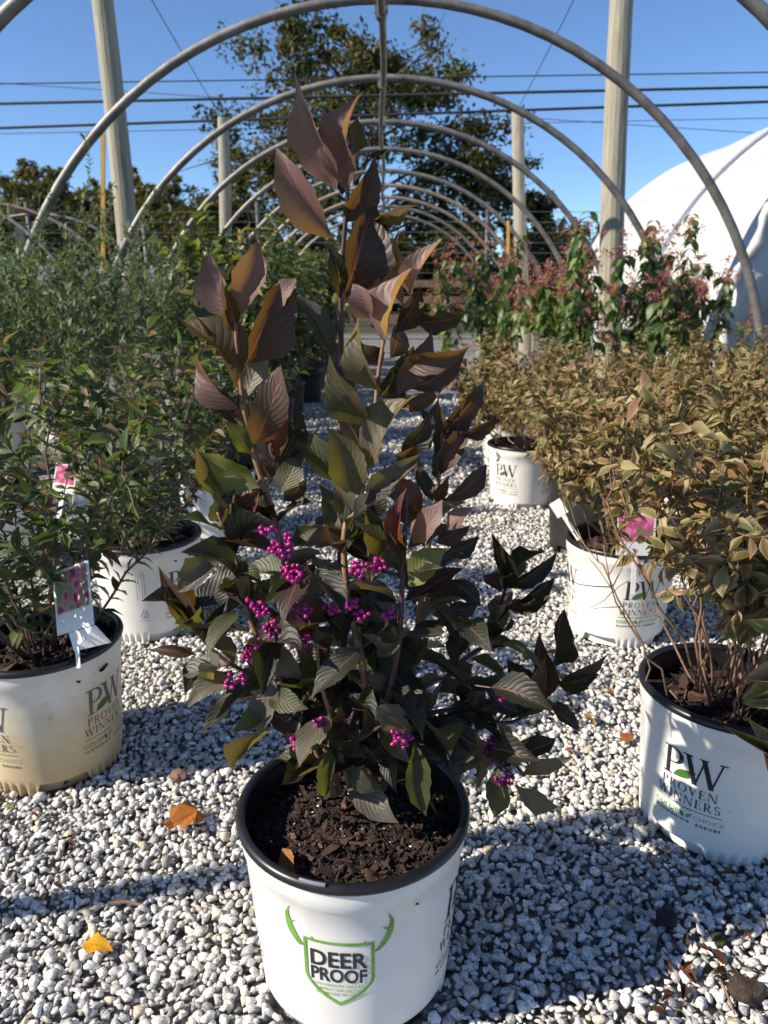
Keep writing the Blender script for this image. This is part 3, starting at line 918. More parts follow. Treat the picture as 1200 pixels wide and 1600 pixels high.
def leaf_poly(ink, a, b, w, mat, n=8):
    a, b = Vector(a), Vector(b); d = b - a; s = Vector((-d.y, d.x)).normalized()
    L = [tuple(a + d * (i / n) + s * w * math.sin(math.pi * (i / n) ** .8)) for i in range(n + 1)]
    Q = [tuple(a + d * (i / n) - s * w * .8 * math.sin(math.pi * (i / n) ** 1.1)) for i in range(n + 1)]
    ink.strip(L, Q, mat)

def ink_meshes(ink, name, th0):
    """wrap the print round the wall"""
    vs, fs, mi, mats = [], [], [], []
    for i, (poly, mat) in enumerate(ink.polys):
        flat = mat.endswith('*'); mat = mat.rstrip('*')
        if mat not in mats: mats.append(mat)
        off = .0007 if flat else .0006 + (i % 12) * .00004
        b = len(vs)
        for (u, v) in poly:
            r = pot_r(v) + off; th = th0 + u / pot_r(v)
            vs.append((r * math.cos(th), r * math.sin(th), v))
        fs.append(tuple(range(b, b + len(poly)))); mi.append(mats.index(mat))
    me = bpy.data.meshes.new(name); me.from_pydata(vs, [], fs); me.update()
    fix_out(me)
    for m in mats: me.materials.append(M[m])
    me.polygons.foreach_set('material_index', mi)
    return [me]
def fix_out(me):
    bm = bmesh.new(); bm.from_mesh(me)
    for f in bm.faces:
        c = f.calc_center_median()
        if f.normal.x * c.x + f.normal.y * c.y < 0: f.normal_flip()
    bm.to_mesh(me); bm.free()

def pw_logo(black, leafc='dark_green', grn='green', red='red', pale='grey_ink'):
    k = Ink()
    serif_text(k, 'P', -.0275, .138, .050, black, 0, 1.15)
    serif_text(k, 'W', .020, .138, .050, black, 0, 1.15)
    leaf_poly(k, (-.026, .1395), (.010, .1585), .0085, leafc)
    serif_text(k, 'PROVEN', 0, .1165, .0155, black, .10, 1.12)
    serif_text(k, 'WINNERS', 0, .0965, .0155, black, .08, 1.12)
    k.quad((.0605, .107), (.0625, .107), (.0625, .109), (.0605, .109), black)
    for i in range(12): k.quad((-.052 + i * .00867, .0895), (-.052 + (i + 1) * .00867, .0895), (-.052 + (i + 1) * .00867, .0905), (-.052 + i * .00867, .0905), black)
    font_text(k, 'COLOR', -.032, .074, .0078, grn, .02, 1.15)
    font_text(k, 'CHOICE', .034, .074, .0078, pale, -.004, 1.1)
    leaf_poly(k, (-.003, .0715), (-.0105, .0835), .0032, leafc); leaf_poly(k, (.0, .0715), (.0095, .0835), .0032, grn)
    for q, cc in ((140, red), (112, red), (84, red), (56, 'green')):
        c = (.0 + .0095 * math.cos(R(q)), .080 + .0085 * math.sin(R(q)))
        k.add(arc(c[0], c[1], .0013, .0013, 0, 330, 6), cc)
    font_text(k, 'FLOWERING  SHRUBS', 0, .0635, .0046, black, .035, 1.15, 1.5)
    return k
def small_print():
    k = Ink(); rr = random.Random(4)
    for col in range(4):
        u = -.014 + col * .0065; v = .200 - rr.uniform(0, .006); end = .125 + rr.uniform(0, .03)
        while v > end:
            L = rr.uniform(.002, .006)
            k.quad((u, v - L), (u + .0013, v - L), (u + .0013, v), (u, v), 'ink_worn'); v -= L + .0012
    # recycling triangle
    T = [(-.011, .075), (.011, .075), (0, .098)]
    for i in range(3):
        a, b = Vector(T[i]), Vector(T[(i + 1) % 3]); d = (b - a).normalized(); s = Vector((-d.y, d.x)) * .0008
        a2, b2 = a + d * .003, b - d * .003
        k.quad(tuple(a2 - s), tuple(b2 - s), tuple(b2 + s), tuple(a2 + s), 'ink')
    font_text(k, '2', 0, .079, .008, 'ink', 0, 1)
    for i in range(5): k.quad((-.016 + i * .006, .0665 - .0), (-.0115 + i * .006, .0665), (-.0115 + i * .006, .0675), (-.016 + i * .006, .0675), 'ink')
    return k
def deer_logo():
    k = Ink(); g = 'green'; UP = .046
    hw, top, sh, bot, t = .042, .130, .076, .034, .0040
    def outline(d):
        pts = []
        for i in range(9): pts.append((-hw + d + (2 * hw - 2 * d) * i / 8, top - d))
        for i in range(1, 5): pts.append((hw - d, top - d - (top - d - sh) * i / 4))
        for i in range(1, 9):
            q = i / 8; pts.append(((hw - d) * (1 - q ** 1.7), sh - (sh - bot - d * 1.25) * q))
        left = [(-x, y) for x, y in pts[9:-1]][::-1]
        return pts + left + [pts[0]]
    o, i_ = outline(0), outline(t)
    for a in range(len(o) - 1): k.add([o[a], i_[a], i_[a+1], o[a+1]], g)
    font_text(k, 'DEER', 0.0, .0925, .0225, 'ink', .022, .90)
    font_text(k, 'PROOF', -.0005, .0702, .0195, 'ink', .022, .76)
    font_text(k, 'UNIVERSITY RATED', 0, .0622, .0042, 'green', .0, 1.08, 1.1)
    font_text(k, '"RARELY OR SELDOM', 0, .0555, .0042, 'green', .008, 1.0, 1.1)
    font_text(k, 'DAMAGED BY DEER"', 0, .0490, .0042, 'green', .008, .95, 1.1)
    for sx in (-1, 1):
        # antler: tapering curve with one tine
        L, Q = [], []
        for i in range(15):
            q = i / 14
            a = R(-100 + 170 * q)
            c = (sx * (.044 + .019 * math.sin(math.pi * q * .62) ** .8 * (1.0 if q < .8 else 1 - (q - .8) * .9)), .115 + .052 * q ** 1.05)
            w = .0042 * math.sin(math.pi * min(1, .28 + .72 * q)) + .0002
            L.append((c[0] - w, c[1] - w * .3)); Q.append((c[0] + w, c[1] + w * .3))
        k.strip(L, Q, g)
        b = (sx * .0615, .143)
        k.strip([(b[0], b[1] + .0025), (b[0] - sx * .005, b[1] + .0035), (b[0] - sx * .0105, b[1] + .0055)],
                [(b[0], b[1] - .004), (b[0] - sx * .0045, b[1] + .0005), (b[0] - sx * .0105, b[1] + .0052)], g)
        e = sx * .031
        k.add([(e - .0012, top + .0003), (e + .0012, top + .0003), (e + sx * .0008, top + .0045)], g)
    k.polys = [([(u * .96 - .004, (v - .13) * 1.02 + .13 + UP) for u, v in p], m) for p, m in k.polys]
    return k
# angles seen from above; -90 deg faces the camera when the pot is not turned
PRINT_PW = [ink_meshes(pw_logo('ink'), 'printed_logo', R(a)) for a in (-90, 8, 106)]
PRINT_WORN = [ink_meshes(pw_logo('ink_worn'), 'printed_logo', R(a)) for a in (-90, 8, 106)]
PRINT_SMALL = ink_meshes(small_print(), 'small_print', R(-138))
PRINT_DEER = ink_meshes(deer_logo(), 'printed_shield', R(-90))
PRINT_DEER_PW = ink_meshes(pw_logo('ink'), 'printed_logo', R(-8))
PRINT_DEER_SMALL = ink_meshes(small_print(), 'small_print', R(-151))

SOIL_PROTO = {}
def soil_mesh(seed, fine):
    r = np.random.default_rng(seed)
    mb = MB(); n = 40; rings = 14; vs = [(0, 0, SOIL_Z + .012)]; fs = []
    for j in range(1, rings + 1):
        rr = .1295 * j / rings
        for k in range(n):
            th = 2 * math.pi * k / n
            z = SOIL_Z + .012 * (1 - (j / rings) ** 2) + r.normal(0, .0016) - (.004 if j == rings else 0)
            vs.append((rr * math.cos(th), rr * math.sin(th), z))
    for k in range(n): fs.append((0, 1 + k, 1 + (k + 1) % n))
    for j in range(rings - 1):
        for k in range(n):
            k2 = (k + 1) % n; a = 1 + j * n
            fs.append((a + k, a + n + k, a + n + k2, a + k2))
    mb.add(vs, fs); me = mb.mesh('soil', True); me.materials.append(M['soil'])
    # chips
    cnt = 5200 if fine else 700
    var = stone_variants(8, 9, seed + 1)
    rad = np.sqrt(r.uniform(0, 1, cnt)) * .126; th = r.uniform(0, 6.283, cnt)
    x, y = rad * np.cos(th), rad * np.sin(th)
    s = (.0037 if fine else .009) * np.clip(r.lognormal(0, .65, cnt), .3, 4.2)
    z = SOIL_Z + .013 * (1 - (rad / .13) ** 2) + s * .10 + r.uniform(-.001, .003, cnt)
    rm = rot_mats(r.uniform(0, 6.28, cnt), r.normal(0, .5, cnt), r.normal(0, .5, cnt))
    tone = r.uniform(0, 1, cnt)
    col = np.array([(.024, .014, .010), (.05, .026, .018), (.085, .043, .030), (.014, .009, .007), (.13, .07, .05)])[np.digitize(tone, [.35, .6, .78, .93])] * r.uniform(.7, 1.25, (cnt, 1))
    cos, fas, cls, n0 = [], [], [], 0
    which = r.integers(0, len(var), cnt)
    stretch = np.stack([np.ones(cnt), r.uniform(.3, .9, cnt), r.uniform(.25, .6, cnt)], -1)
    for k, (vv, ff) in enumerate(var):
        i = np.where(which == k)[0]
        p = np.einsum('nij,nvj->nvi', rm[i], vv[None] * stretch[i][:, None, :]) * s[i][:, None, None]
        p += np.stack([x[i], y[i], z[i]], -1)[:, None, :]
        m = len(vv); cos.append(p.reshape(-1, 3)); cls.append(np.repeat(col[i], m, 0))
        fas.append((ff[None] + (np.arange(len(i)) * m)[:, None, None]).reshape(-1, 3) + n0); n0 += len(i) * m
    chips = np_mesh('bark_chips', np.concatenate(cos), [np.concatenate(fas)], np.concatenate(cls), smooth=False)
    chips.materials.append(M['bark'])
    return me, chips
SOIL_FINE, SOIL_COARSE = soil_mesh(1, True), soil_mesh(2, False)

def add_pot(root, kind, turn=0.0, foot_turn=0.0, fine=False, prints=True):
    """pot, rim, prints and soil as parts of the potted plant"""
    wall = {'white': POT_WALL, 'deer': POT_WALL, 'stained': POT_WALL_STAINED, 'black': POT_WALL_BLACK}[kind]
    p = link('pot', wall, root); p.rotation_euler = (0, 0, turn + foot_turn)
    rim = link('rim', POT_RIM, p)
    sets = []
    if prints:
        if kind == 'white': sets = [('printed_logo', m) for L in PRINT_PW for m in L] + [('small_print', m) for m in PRINT_SMALL]
        if kind == 'stained': sets = [('printed_logo', m) for L in PRINT_WORN for m in L] + [('small_print', m) for m in PRINT_SMALL]
        if kind == 'deer': sets = [('printed_shield', m) for m in PRINT_DEER] + [('printed_logo', m) for m in PRINT_DEER_PW] + [('small_print', m) for m in PRINT_DEER_SMALL]
    for nm, m in sets:
        o = link(nm, m, p); o.rotation_euler = (0, 0, -foot_turn)
    so, ch = SOIL_FINE if fine else SOIL_COARSE
    s = link('soil', so, root)
    c = link('bark_chips', ch, s); c['kind'] = 'stuff'
    return p

# ================================================================== INDIVIDUAL LEAVES
def leaf_mesh(name, bend=.15, fold=.25, wave=.02, rows=8, serr=.06, tipw=.9, twist=0.0, sick=0.0, seed=0):
    """unit leaf: length 1 along +Y, width 1 across X, face towards +Z"""
    r = random.Random(seed); vs, uv, fs = [], [], []
    cols = (-1, -.55, 0, .55, 1)
    for i in range(rows + 1):
        t = i / rows
        w = (math.sin(math.pi * t ** .90) ** .88) * (1 - .16 * t) * (1 - .40 * max(0, (t - .76) / .24)) if 0 < t < 1 else 0
        if i == 1: w *= .72
        w *= .5
        for c in cols:
            edge = (serr * (1 if i % 2 else -1) * w) if abs(c) == 1 and 1 < i < rows - 1 else 0
            x = c * (w + edge)
            z = fold * abs(x) - bend * ((2 * t - 1) ** 2 - 1) * -1 * (1 if True else 0)
            z = fold * abs(x) + bend * (1 - (2 * t - 1) ** 2) - .0
            z += wave * math.sin(t * 11 + (2 if c > 0 else 0) + seed) * abs(c) ** 2 * (w * 2)
            a = twist * (t - .3)
            xx, zz = x * math.cos(a) - (z - bend * (1 - (2 * t - 1) ** 2)) * math.sin(a), bend * (1 - (2 * t - 1) ** 2) + x * math.sin(a) + (z - bend * (1 - (2 * t - 1) ** 2)) * math.cos(a)
            vs.append((xx + sick * 4 * t * (1 - t) * t, t, zz)); uv.append((.5 + c * .5, t))
    n = len(cols)
    for i in range(rows):
        for k in range(n - 1):
            fs.append((i*n+k, i*n+k+1, (i+1)*n+k+1, (i+1)*n+k))
    me = bpy.data.meshes.new(name); me.from_pydata(vs, [], fs)
    u = me.uv_layers.new(name='UVMap')
    for l in me.loops: u.data[l.index].uv = uv[l.vertex_index]
    bm = bmesh.new(); bm.from_mesh(me)
    bmesh.ops.remove_doubles(bm, verts=bm.verts, dist=1e-5)
    bm.to_mesh(me); bm.free()
    me.polygons.foreach_set('use_smooth', [True] * len(me.polygons)); me.update()
    return me
def leaf_set(prefix, mat, n, bend, fold, wave, twist, serr, seed, rows=8):
    r = random.Random(seed); out = []
    for i in range(n):
        me = leaf_mesh(prefix, r.uniform(*bend), r.uniform(*fold), r.uniform(*wave), rows, serr, twist=r.uniform(-twist, twist), sick=r.uniform(-.28, .28) if twist > .7 else r.uniform(-.1, .1), seed=i)
        me.materials.append(mat); out.append(me)
    return out

def place_leaf(me, parent, base, tip, width, normal, color, origin=Vector((0, 0, 0)), name='leaf'):
    """base, tip world (relative to the plant's origin after subtraction)"""
    base, tip = Vector(base) - origin, Vector(tip) - origin
    d = tip - base; L = d.length; d.normalize()
    n = Vector(normal); n = n - d * n.dot(d)
    if n.length < 1e-4: n = d.orthogonal()
    n.normalize(); x = d.cross(n)
    m = Matrix(((x.x * width, d.x * L, n.x * L, base.x), (x.y * width, d.y * L, n.y * L, base.y), (x.z * width, d.z * L, n.z * L, base.z), (0, 0, 0, 1)))
    o = bpy.data.objects.new(name, me); COL.objects.link(o)
    o.parent = parent; o.matrix_local = m
    o.color = (*color, 1)
    return o

# ================================================================== THE PURPLE BEAUTYBERRY IN FRONT
PY = .775
def beautyberry():
    rr = random.Random(11)
    c0 = at(553, 1280, PY)
    root = empty('potted_shrub', (c0.x, PY, 0.008))
    O = Vector((c0.x, PY, .008))
    POTS.append((c0.x, PY, .1185))
    add_pot(root, 'deer', R(-4), R(4), fine=True)
    # wire staple over the rim
    q = R(-106); mb = MB()
    pts = [(.1405 * math.cos(q + a), .1405 * math.sin(q + a), POT_H + .0105) for a in [R(-6 + i * 1.5) for i in range(9)]]
    mb.tube(pts, .0022, 6); st = mb.build('rim_staple', M['steel'], root)
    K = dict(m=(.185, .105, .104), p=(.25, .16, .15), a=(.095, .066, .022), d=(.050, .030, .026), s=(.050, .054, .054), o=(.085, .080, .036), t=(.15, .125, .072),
             g=(.062, .078, .030), y=(.17, .19, .055), k=(.024, .028, .018), w=(.125, .122, .094), r=(.12, .035, .03), b=(.095, .058, .04))
    roll0 = dict(m=30, p=42, a=-48, d=-35, s=-12, o=12, t=35, g=5, y=20, k=-30, w=30, r=15, b=-5)
    meshes = leaf_set('leaf', M['bb_leaf'], 22, (-.10, .14), (.12, .60), (-.08, .08), .8, .05, 5, rows=10)
    def A(x, y): return 260 + x / 2.2865, 100 + y / 2.2857
    def B(x, y): return 250 + x / 1.7143, 750 + y / 1.7143
    cam_p = Vector((0, 0, CAM_H))
    def traced(cv, sc, lst, dy0):
        for it in lst:
            bx, by, tx, ty, w, key = it[:6]
            dy = dy0 + (it[6] if len(it) > 6 else 0.0)
            base = at(*cv(bx, by), PY + dy)
            tip = at(*cv(tx, ty), PY + dy + rr.uniform(-.022, .022)); tip = base + (tip - base) * 1.05
            d = (tip - base).normalized()
            c = (cam_p - base).normalized(); c = (c - d * c.dot(d)).normalized()
            s = d.cross(c)
            if s.x > 0: s = -s
            ro = R(roll0[key] + rr.uniform(-12, 12))
            n = c * math.cos(ro) + s * math.sin(ro)
            wid = w / sc / F_PX * (PY + dy) / max(.7, math.cos(ro)) * 1.12
            j = rr.uniform(.85, 1.18)
            place_leaf(rr.choice(meshes), root, base, tip, wid, n, tuple(x * j for x in K[key]), O)
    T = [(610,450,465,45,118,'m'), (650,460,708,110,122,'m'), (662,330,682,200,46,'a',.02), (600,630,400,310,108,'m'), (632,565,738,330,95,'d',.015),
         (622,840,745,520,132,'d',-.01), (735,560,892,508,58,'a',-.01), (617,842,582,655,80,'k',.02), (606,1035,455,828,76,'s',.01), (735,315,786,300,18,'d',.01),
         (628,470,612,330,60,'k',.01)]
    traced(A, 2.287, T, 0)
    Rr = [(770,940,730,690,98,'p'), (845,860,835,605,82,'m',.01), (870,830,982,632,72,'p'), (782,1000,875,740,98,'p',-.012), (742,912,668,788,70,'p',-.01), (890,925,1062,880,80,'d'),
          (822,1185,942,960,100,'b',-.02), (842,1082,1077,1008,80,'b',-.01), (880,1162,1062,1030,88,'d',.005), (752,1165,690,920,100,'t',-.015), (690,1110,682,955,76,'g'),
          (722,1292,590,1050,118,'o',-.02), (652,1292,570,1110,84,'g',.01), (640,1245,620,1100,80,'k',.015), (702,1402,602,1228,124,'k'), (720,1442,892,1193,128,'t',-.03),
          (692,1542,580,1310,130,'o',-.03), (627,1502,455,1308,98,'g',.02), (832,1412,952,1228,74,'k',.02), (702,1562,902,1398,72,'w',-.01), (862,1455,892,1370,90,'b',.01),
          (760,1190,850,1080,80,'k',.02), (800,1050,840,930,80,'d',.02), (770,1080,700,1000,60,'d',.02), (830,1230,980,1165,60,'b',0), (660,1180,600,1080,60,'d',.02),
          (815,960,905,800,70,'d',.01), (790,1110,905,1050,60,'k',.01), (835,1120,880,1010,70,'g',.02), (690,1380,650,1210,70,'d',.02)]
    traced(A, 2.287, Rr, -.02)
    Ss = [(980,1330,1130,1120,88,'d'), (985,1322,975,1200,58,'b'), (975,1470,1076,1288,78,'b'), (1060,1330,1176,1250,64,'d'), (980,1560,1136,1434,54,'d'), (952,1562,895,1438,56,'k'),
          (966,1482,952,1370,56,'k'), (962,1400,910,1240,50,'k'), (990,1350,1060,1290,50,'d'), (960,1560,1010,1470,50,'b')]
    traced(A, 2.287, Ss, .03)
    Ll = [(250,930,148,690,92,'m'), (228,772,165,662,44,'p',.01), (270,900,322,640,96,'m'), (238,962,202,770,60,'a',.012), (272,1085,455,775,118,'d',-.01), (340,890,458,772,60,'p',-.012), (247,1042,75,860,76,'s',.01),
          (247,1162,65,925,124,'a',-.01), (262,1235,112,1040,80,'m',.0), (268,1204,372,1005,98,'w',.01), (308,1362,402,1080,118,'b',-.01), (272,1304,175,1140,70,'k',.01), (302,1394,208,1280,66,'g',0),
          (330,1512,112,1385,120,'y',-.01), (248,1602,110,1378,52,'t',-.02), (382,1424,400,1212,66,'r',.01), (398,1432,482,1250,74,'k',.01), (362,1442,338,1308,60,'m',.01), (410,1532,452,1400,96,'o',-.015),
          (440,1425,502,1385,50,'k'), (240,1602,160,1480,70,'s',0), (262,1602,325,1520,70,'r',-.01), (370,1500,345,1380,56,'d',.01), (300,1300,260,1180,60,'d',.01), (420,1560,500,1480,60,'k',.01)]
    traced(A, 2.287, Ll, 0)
    D = [(320,120,255,60,50,'o'), (95,410,0,238,60,'b',-.02), (100,402,48,270,56,'a',-.02), (98,466,-20,455,34,'b',-.03), (110,432,176,328,36,'g',-.02), (195,486,55,515,62,'w',-.03), (180,216,50,296,58,'w',-.03),
         (286,430,386,536,78,'w',-.05), (312,530,264,672,80,'w',-.05), (376,598,364,692,52,'w',-.05), (312,660,195,766,36,'t',-.04), (590,580,667,686,62,'w',-.07), (545,526,607,552,46,'b',-.07), (652,420,584,476,72,'w',-.07),
         (428,380,384,425,56,'w',-.05), (652,242,558,74,76,'o',-.05), (656,202,662,28,58,'r',-.05), (676,172,752,58,62,'p',-.06), (770,132,842,74,52,'p',-.04), (664,286,767,188,78,'y',-.07), (680,700,712,892,74,'g',-.08),
         (480,690,444,842,46,'g',-.06), (500,770,576,832,56,'g',-.07), (1010,610,1016,420,54,'d',.02), (1080,530,1200,465,46,'d',.02), (1060,542,1172,520,44,'k',.02), (1050,512,1082,352,42,'k',.03), (1004,602,1032,478,52,'b',.01),
         (905,300,888,148,40,'k',.06), (930,290,1062,188,48,'k',.06), (915,340,1052,264,44,'k',.06), (912,300,868,258,44,'d',.06), (925,260,962,198,46,'b',.06), (882,408,936,340,56,'g',.05), (955,772,992,690,52,'w',-.02),
         (950,816,1062,872,58,'w',-.04), (960,792,1102,742,38,'w',-.03), (872,740,790,790,52,'w',-.03), (850,722,784,772,44,'w',-.03), (230,60,160,130,50,'o',-.01), (150,110,200,30,60,'s',0), (250,140,200,40,50,'r',-.01),
         (440,320,340,225,60,'k',-.01), (505,190,430,20,76,'g',-.02), (515,170,560,60,60,'k',-.02), (480,240,390,300,60,'w',-.03), (470,300,560,260,66,'k',-.04), (560,300,500,380,60,'k',-.05), (540,370,640,330,60,'w',-.05),
         (600,480,700,440,66,'k',-.04), (620,560,560,640,60,'k',-.05), (420,680,370,760,60,'o',-.05), (450,640,520,740,60,'g',-.06), (720,420,660,510,60,'g',-.04), (740,480,830,560,60,'k',-.02), (640,600,700,700,56,'k',-.06),
         (470,460,400,520,60,'g',-.05), (500,430,440,360,60,'k',-.05), (860,340,780,270,50,'k',.03), (840,430,950,440,44,'k',.04), (800,420,720,330,60,'k',.02), (770,350,850,330,54,'k',.02), (420,130,345,160,50,'g',-.02),
         (200,230,270,280,50,'g',-.02), (160,300,230,230,50,'k',-.01), (235,100,300,60,50,'d',0), (1000,620,920,590,50,'k',.0), (940,640,980,560,50,'k',0), (840,600,760,640,60,'k',-.01), (870,560,960,620,60,'k',-.01),
         (700,90,620,0,70,'r',-.03), (690,120,640,40,56,'b',-.03), (740,170,830,120,50,'d',-.02), (760,200,850,150,46,'k',-.01), (505,90,470,20,66,'o',-.01), (540,100,600,20,60,'k',-.01)]
    traced(B, 1.714, D, 0)
    # stems, each with a few nodes; leafy nodes fill the body of the shrub
    stems = [
        ([(548,1235),(540,1080),(533,900),(531,760),(533,600),(533,450),(541,330),(548,225)], [0,0,0,.005,.01,.01,.005,0], .0050, 0, 'bb_stem'),
        ([(530,1238),(478,1050),(460,960),(450,900),(425,800),(400,720),(382,640),(372,560),(368,505)], [.01,-.01,-.015,-.01,0,0,0,0,0], .0052, 1, 'bb_stem_tan'),
        ([(522,1242),(470,1110),(440,1060),(408,1007),(385,950),(370,880),(352,830),(340,800)], [0,-.03,-.04,-.04,-.035,-.02,-.02,-.02], .0046, 1, 'bb_stem_tan'),
        ([(566,1236),(572,1120),(566,1035),(548,960),(538,880),(540,820),(560,790),(583,664),(592,581),(606,494)], [-.01,-.04,-.05,-.05,-.04,-.03,-.02,-.02,-.02,-.02], .0046, 1, 'bb_stem_tan'),
        ([(582,1236),(600,1120),(622,1010),(629,900),(634,810),(636,770)], [0,-.05,-.06,-.055,-.05,-.05], .0046, 1, 'bb_stem'),
        ([(596,1234),(640,1080),(655,960),(668,860),(682,780),(690,690),(694,650)], [.02,.02,.02,.03,.03,.03,.03], .0044, 1, 'bb_stem_tan'),
        ([(600,1234),(670,1100),(720,1035),(766,1000),(781,946),(791,918),(800,885)], [.03,.04,.05,.05,.06,.06,.06], .0038, 1, 'bb_stem'),
        ([(592,1238),(650,1130),(720,1110),(790,1130),(834,1105),(860,1060)], [0,-.01,0,.01,.015,.02], .0036, 1, 'bb_stem'),
        ([(640,1140),(700,1140),(760,1178),(803,1211)], [-.01,-.02,-.03,-.03], .0030, 1, 'bb_stem'),
        ([(470,1110),(400,1060),(350,1030),(305,985),(288,930)], [-.03,-.04,-.035,-.03,-.025], .0030, 1, 'bb_stem'),
        ([(440,1060),(385,1075),(350,1050)], [-.04,-.05,-.05], .0024, 0, 'bb_stem'),
        ([(548,1236),(520,1130),(500,1060),(495,980)], [-.02,-.06,-.07,-.07], .0034, 1, 'bb_stem_tan'),
    ]
    for px, dys, rad, leafy, mt in stems:
        pts = [at(a, b, PY + d) - O for (a, b), d in zip(px, dys)]
        n = len(pts); dense, rads = [], []
        for i in range(n - 1):
            p0, p1, p2, p3 = pts[max(i-1,0)], pts[i], pts[i+1], pts[min(i+2,n-1)]
            for k in range(5):
                t = k / 5
                dense.append(.5 * ((2*p1) + (p2-p0)*t + (2*p0-5*p1+4*p2-p3)*t*t + (3*p1-p0-3*p2+p3)*t**3)); rads.append(rad * (1 - .62 * (i + t) / (n - 1)) * (1.12 if k == 0 else 1))
        dense.append(pts[-1]); rads.append(rad * .36)
        mb = MB(); mb.tube(dense, rads, 7); mb.build('stem', M[mt], root, True)
        if not leafy: continue
        acc, flip = 0.0, 0
        for i in range(1, len(dense)):
            acc += (dense[i] - dense[i-1]).length
            z = dense[i].z
            if acc > .024 and SOIL_Z + .035 < z < .62:
                acc = 0; flip += 1
                ax = (dense[i] - dense[i-1]).normalized()
                ph = flip * 1.57 + rr.uniform(-.5, .5)
                a1 = ax.orthogonal().normalized(); b1 = ax.cross(a1)
                for sg in (0, math.pi):
                    if rr.random() < .16: continue
                    o_ = a1 * math.cos(ph + sg) + b1 * math.sin(ph + sg)
                    droop = rr.uniform(.05, .75) if z < .45 else rr.uniform(-.3, .35)
                    d = (o_ * .9 + ax * .45 - Vector((0, 0, droop))).normalized()
                    L = rr.uniform(.048, .088)
                    base = dense[i] + d * .004
                    n = (Vector((0, 0, 1)) + ax * .4 + Vector((rr.uniform(-.5, .3), rr.uniform(-.6, .2), 0))).normalized()
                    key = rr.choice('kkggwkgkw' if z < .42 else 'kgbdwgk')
                    j = rr.uniform(.8, 1.25)
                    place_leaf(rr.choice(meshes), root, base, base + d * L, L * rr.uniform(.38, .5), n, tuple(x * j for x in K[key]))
    for i in range(95):
        u, v = rr.uniform(330, 800), rr.uniform(870, 1190)
        if ((u - 570) / 250) ** 2 + ((v - 1030) / 180) ** 2 > 1: continue
        base = at(u, v, PY + rr.uniform(-.10, .12)) - O
        a = rr.uniform(0, 6.28); d = Vector((math.cos(a), math.sin(a) - .25, rr.uniform(-.9, .25))).normalized()
        L = rr.uniform(.05, .085); key = rr.choice('kkkggkwd'); j = rr.uniform(.8, 1.25)
        n = (Vector((0, 0, 1)) + Vector((rr.uniform(-.7, .3), rr.uniform(-.8, .1), 0))).normalized()
        mb = MB(); mb.tube([base - d * .018 + Vector((0, 0, -.004)), base], [.0009, .0007], 4); mb.build('leaf_stalk', M['bb_stem'], root)
        place_leaf(rr.choice(meshes), root, base, base + d * L, L * rr.uniform(.38, .5), n, tuple(x * j for x in K[key]))
    # berries
    ber = [(335,185,1),(350,240,1),(270,345,1),(300,400,1),(375,430,1),(200,540,1.1),(382,350,1),(235,470,.8),(258,437,.5),(535,240,1),(586,228,.9),(515,330,.6),(457,345,.6),(540,362,.5),(617,358,.7),
           (645,692,1.2),(885,715,1),(922,800,1.1),(904,542,.4),(916,575,.6),(430,652,.5),(285,135,.8),(360,702,.6),(318,182,.7),(360,262,.7),(255,330,.7),(500,335,.5),(350,160,.6),(905,745,.7)]
    for (bx, by, s) in ber:
        c = at(*B(bx, by), PY - .085 + rr.uniform(-.012, .02) + (.05 if bx > 780 else 0)) - O
        bm = bmesh.new()
        k = int(6 + 15 * s)
        for i in range(k):
            v = Vector((rr.gauss(0, 1), rr.gauss(0, 1), rr.gauss(0, 1))).normalized() * (.0095 * s ** .5) * rr.uniform(.55, 1.2)
            v.z *= .75
            r = rr.uniform(.0022, .0030)
            bmesh.ops.create_icosphere(bm, subdivisions=1 if i % 3 else 2, radius=r, matrix=Matrix.Translation(c + v))
        me = bpy.data.meshes.new('berry_cluster'); bm.to_mesh(me); bm.free()
        me.polygons.foreach_set('use_smooth', [True] * len(me.polygons))
        o = link('berry_cluster', me, root, M['berry'])
    # dry leaf and perlite on the soil
    a, b = at(437, 1300, PY - .07), at(462, 1340, PY - .09)
    z = SOIL_Z + .02
    place_leaf(meshes[3], root, Vector((a.x, PY - .055, z + .012)), Vector((b.x, PY - .085, z)), .022, (-.2, -.5, .6), (.42, .17, .03), O - Vector((0, 0, 0)))
    place_leaf(meshes[5], root, Vector((b.x + .18, PY + .01, z + .012)), Vector((b.x + .205, PY + .035, z + .004)), .02, (-.2, -.3, .8), (.16, .06, .03), O)
    var = stone_variants(3, 12, 9)
    for i in range(34):
        q, ra = rr.uniform(0, 6.28), math.sqrt(rr.random()) * .12
        vv, ff = var[i % 3]; s = rr.uniform(.0014, .0026)
        mb = MB(); mb.add([Vector(v) * s + Vector((ra * math.cos(q), ra * math.sin(q), SOIL_Z + .0165 * (1 - (ra / .13) ** 2) + .003)) for v in vv], [tuple(int(k) for k in f) for f in ff])
        mb.build('perlite_grain', M['perlite'], root)
    # white twist tie
    p = at(571, 799, PY - .03) - O
    mb = MB(); mb.tube([p + Vector((.007 * math.cos(t), .007 * math.sin(t), .002 * math.sin(2 * t))) for t in [i * .7 for i in range(11)]], .0009, 5); mb.build('twist_tie', M['tag_white'], root)
    tag(root, 'tall purple-leaved shrub with magenta berries in white deer proof pot', 'potted shrub')
beautyberry()

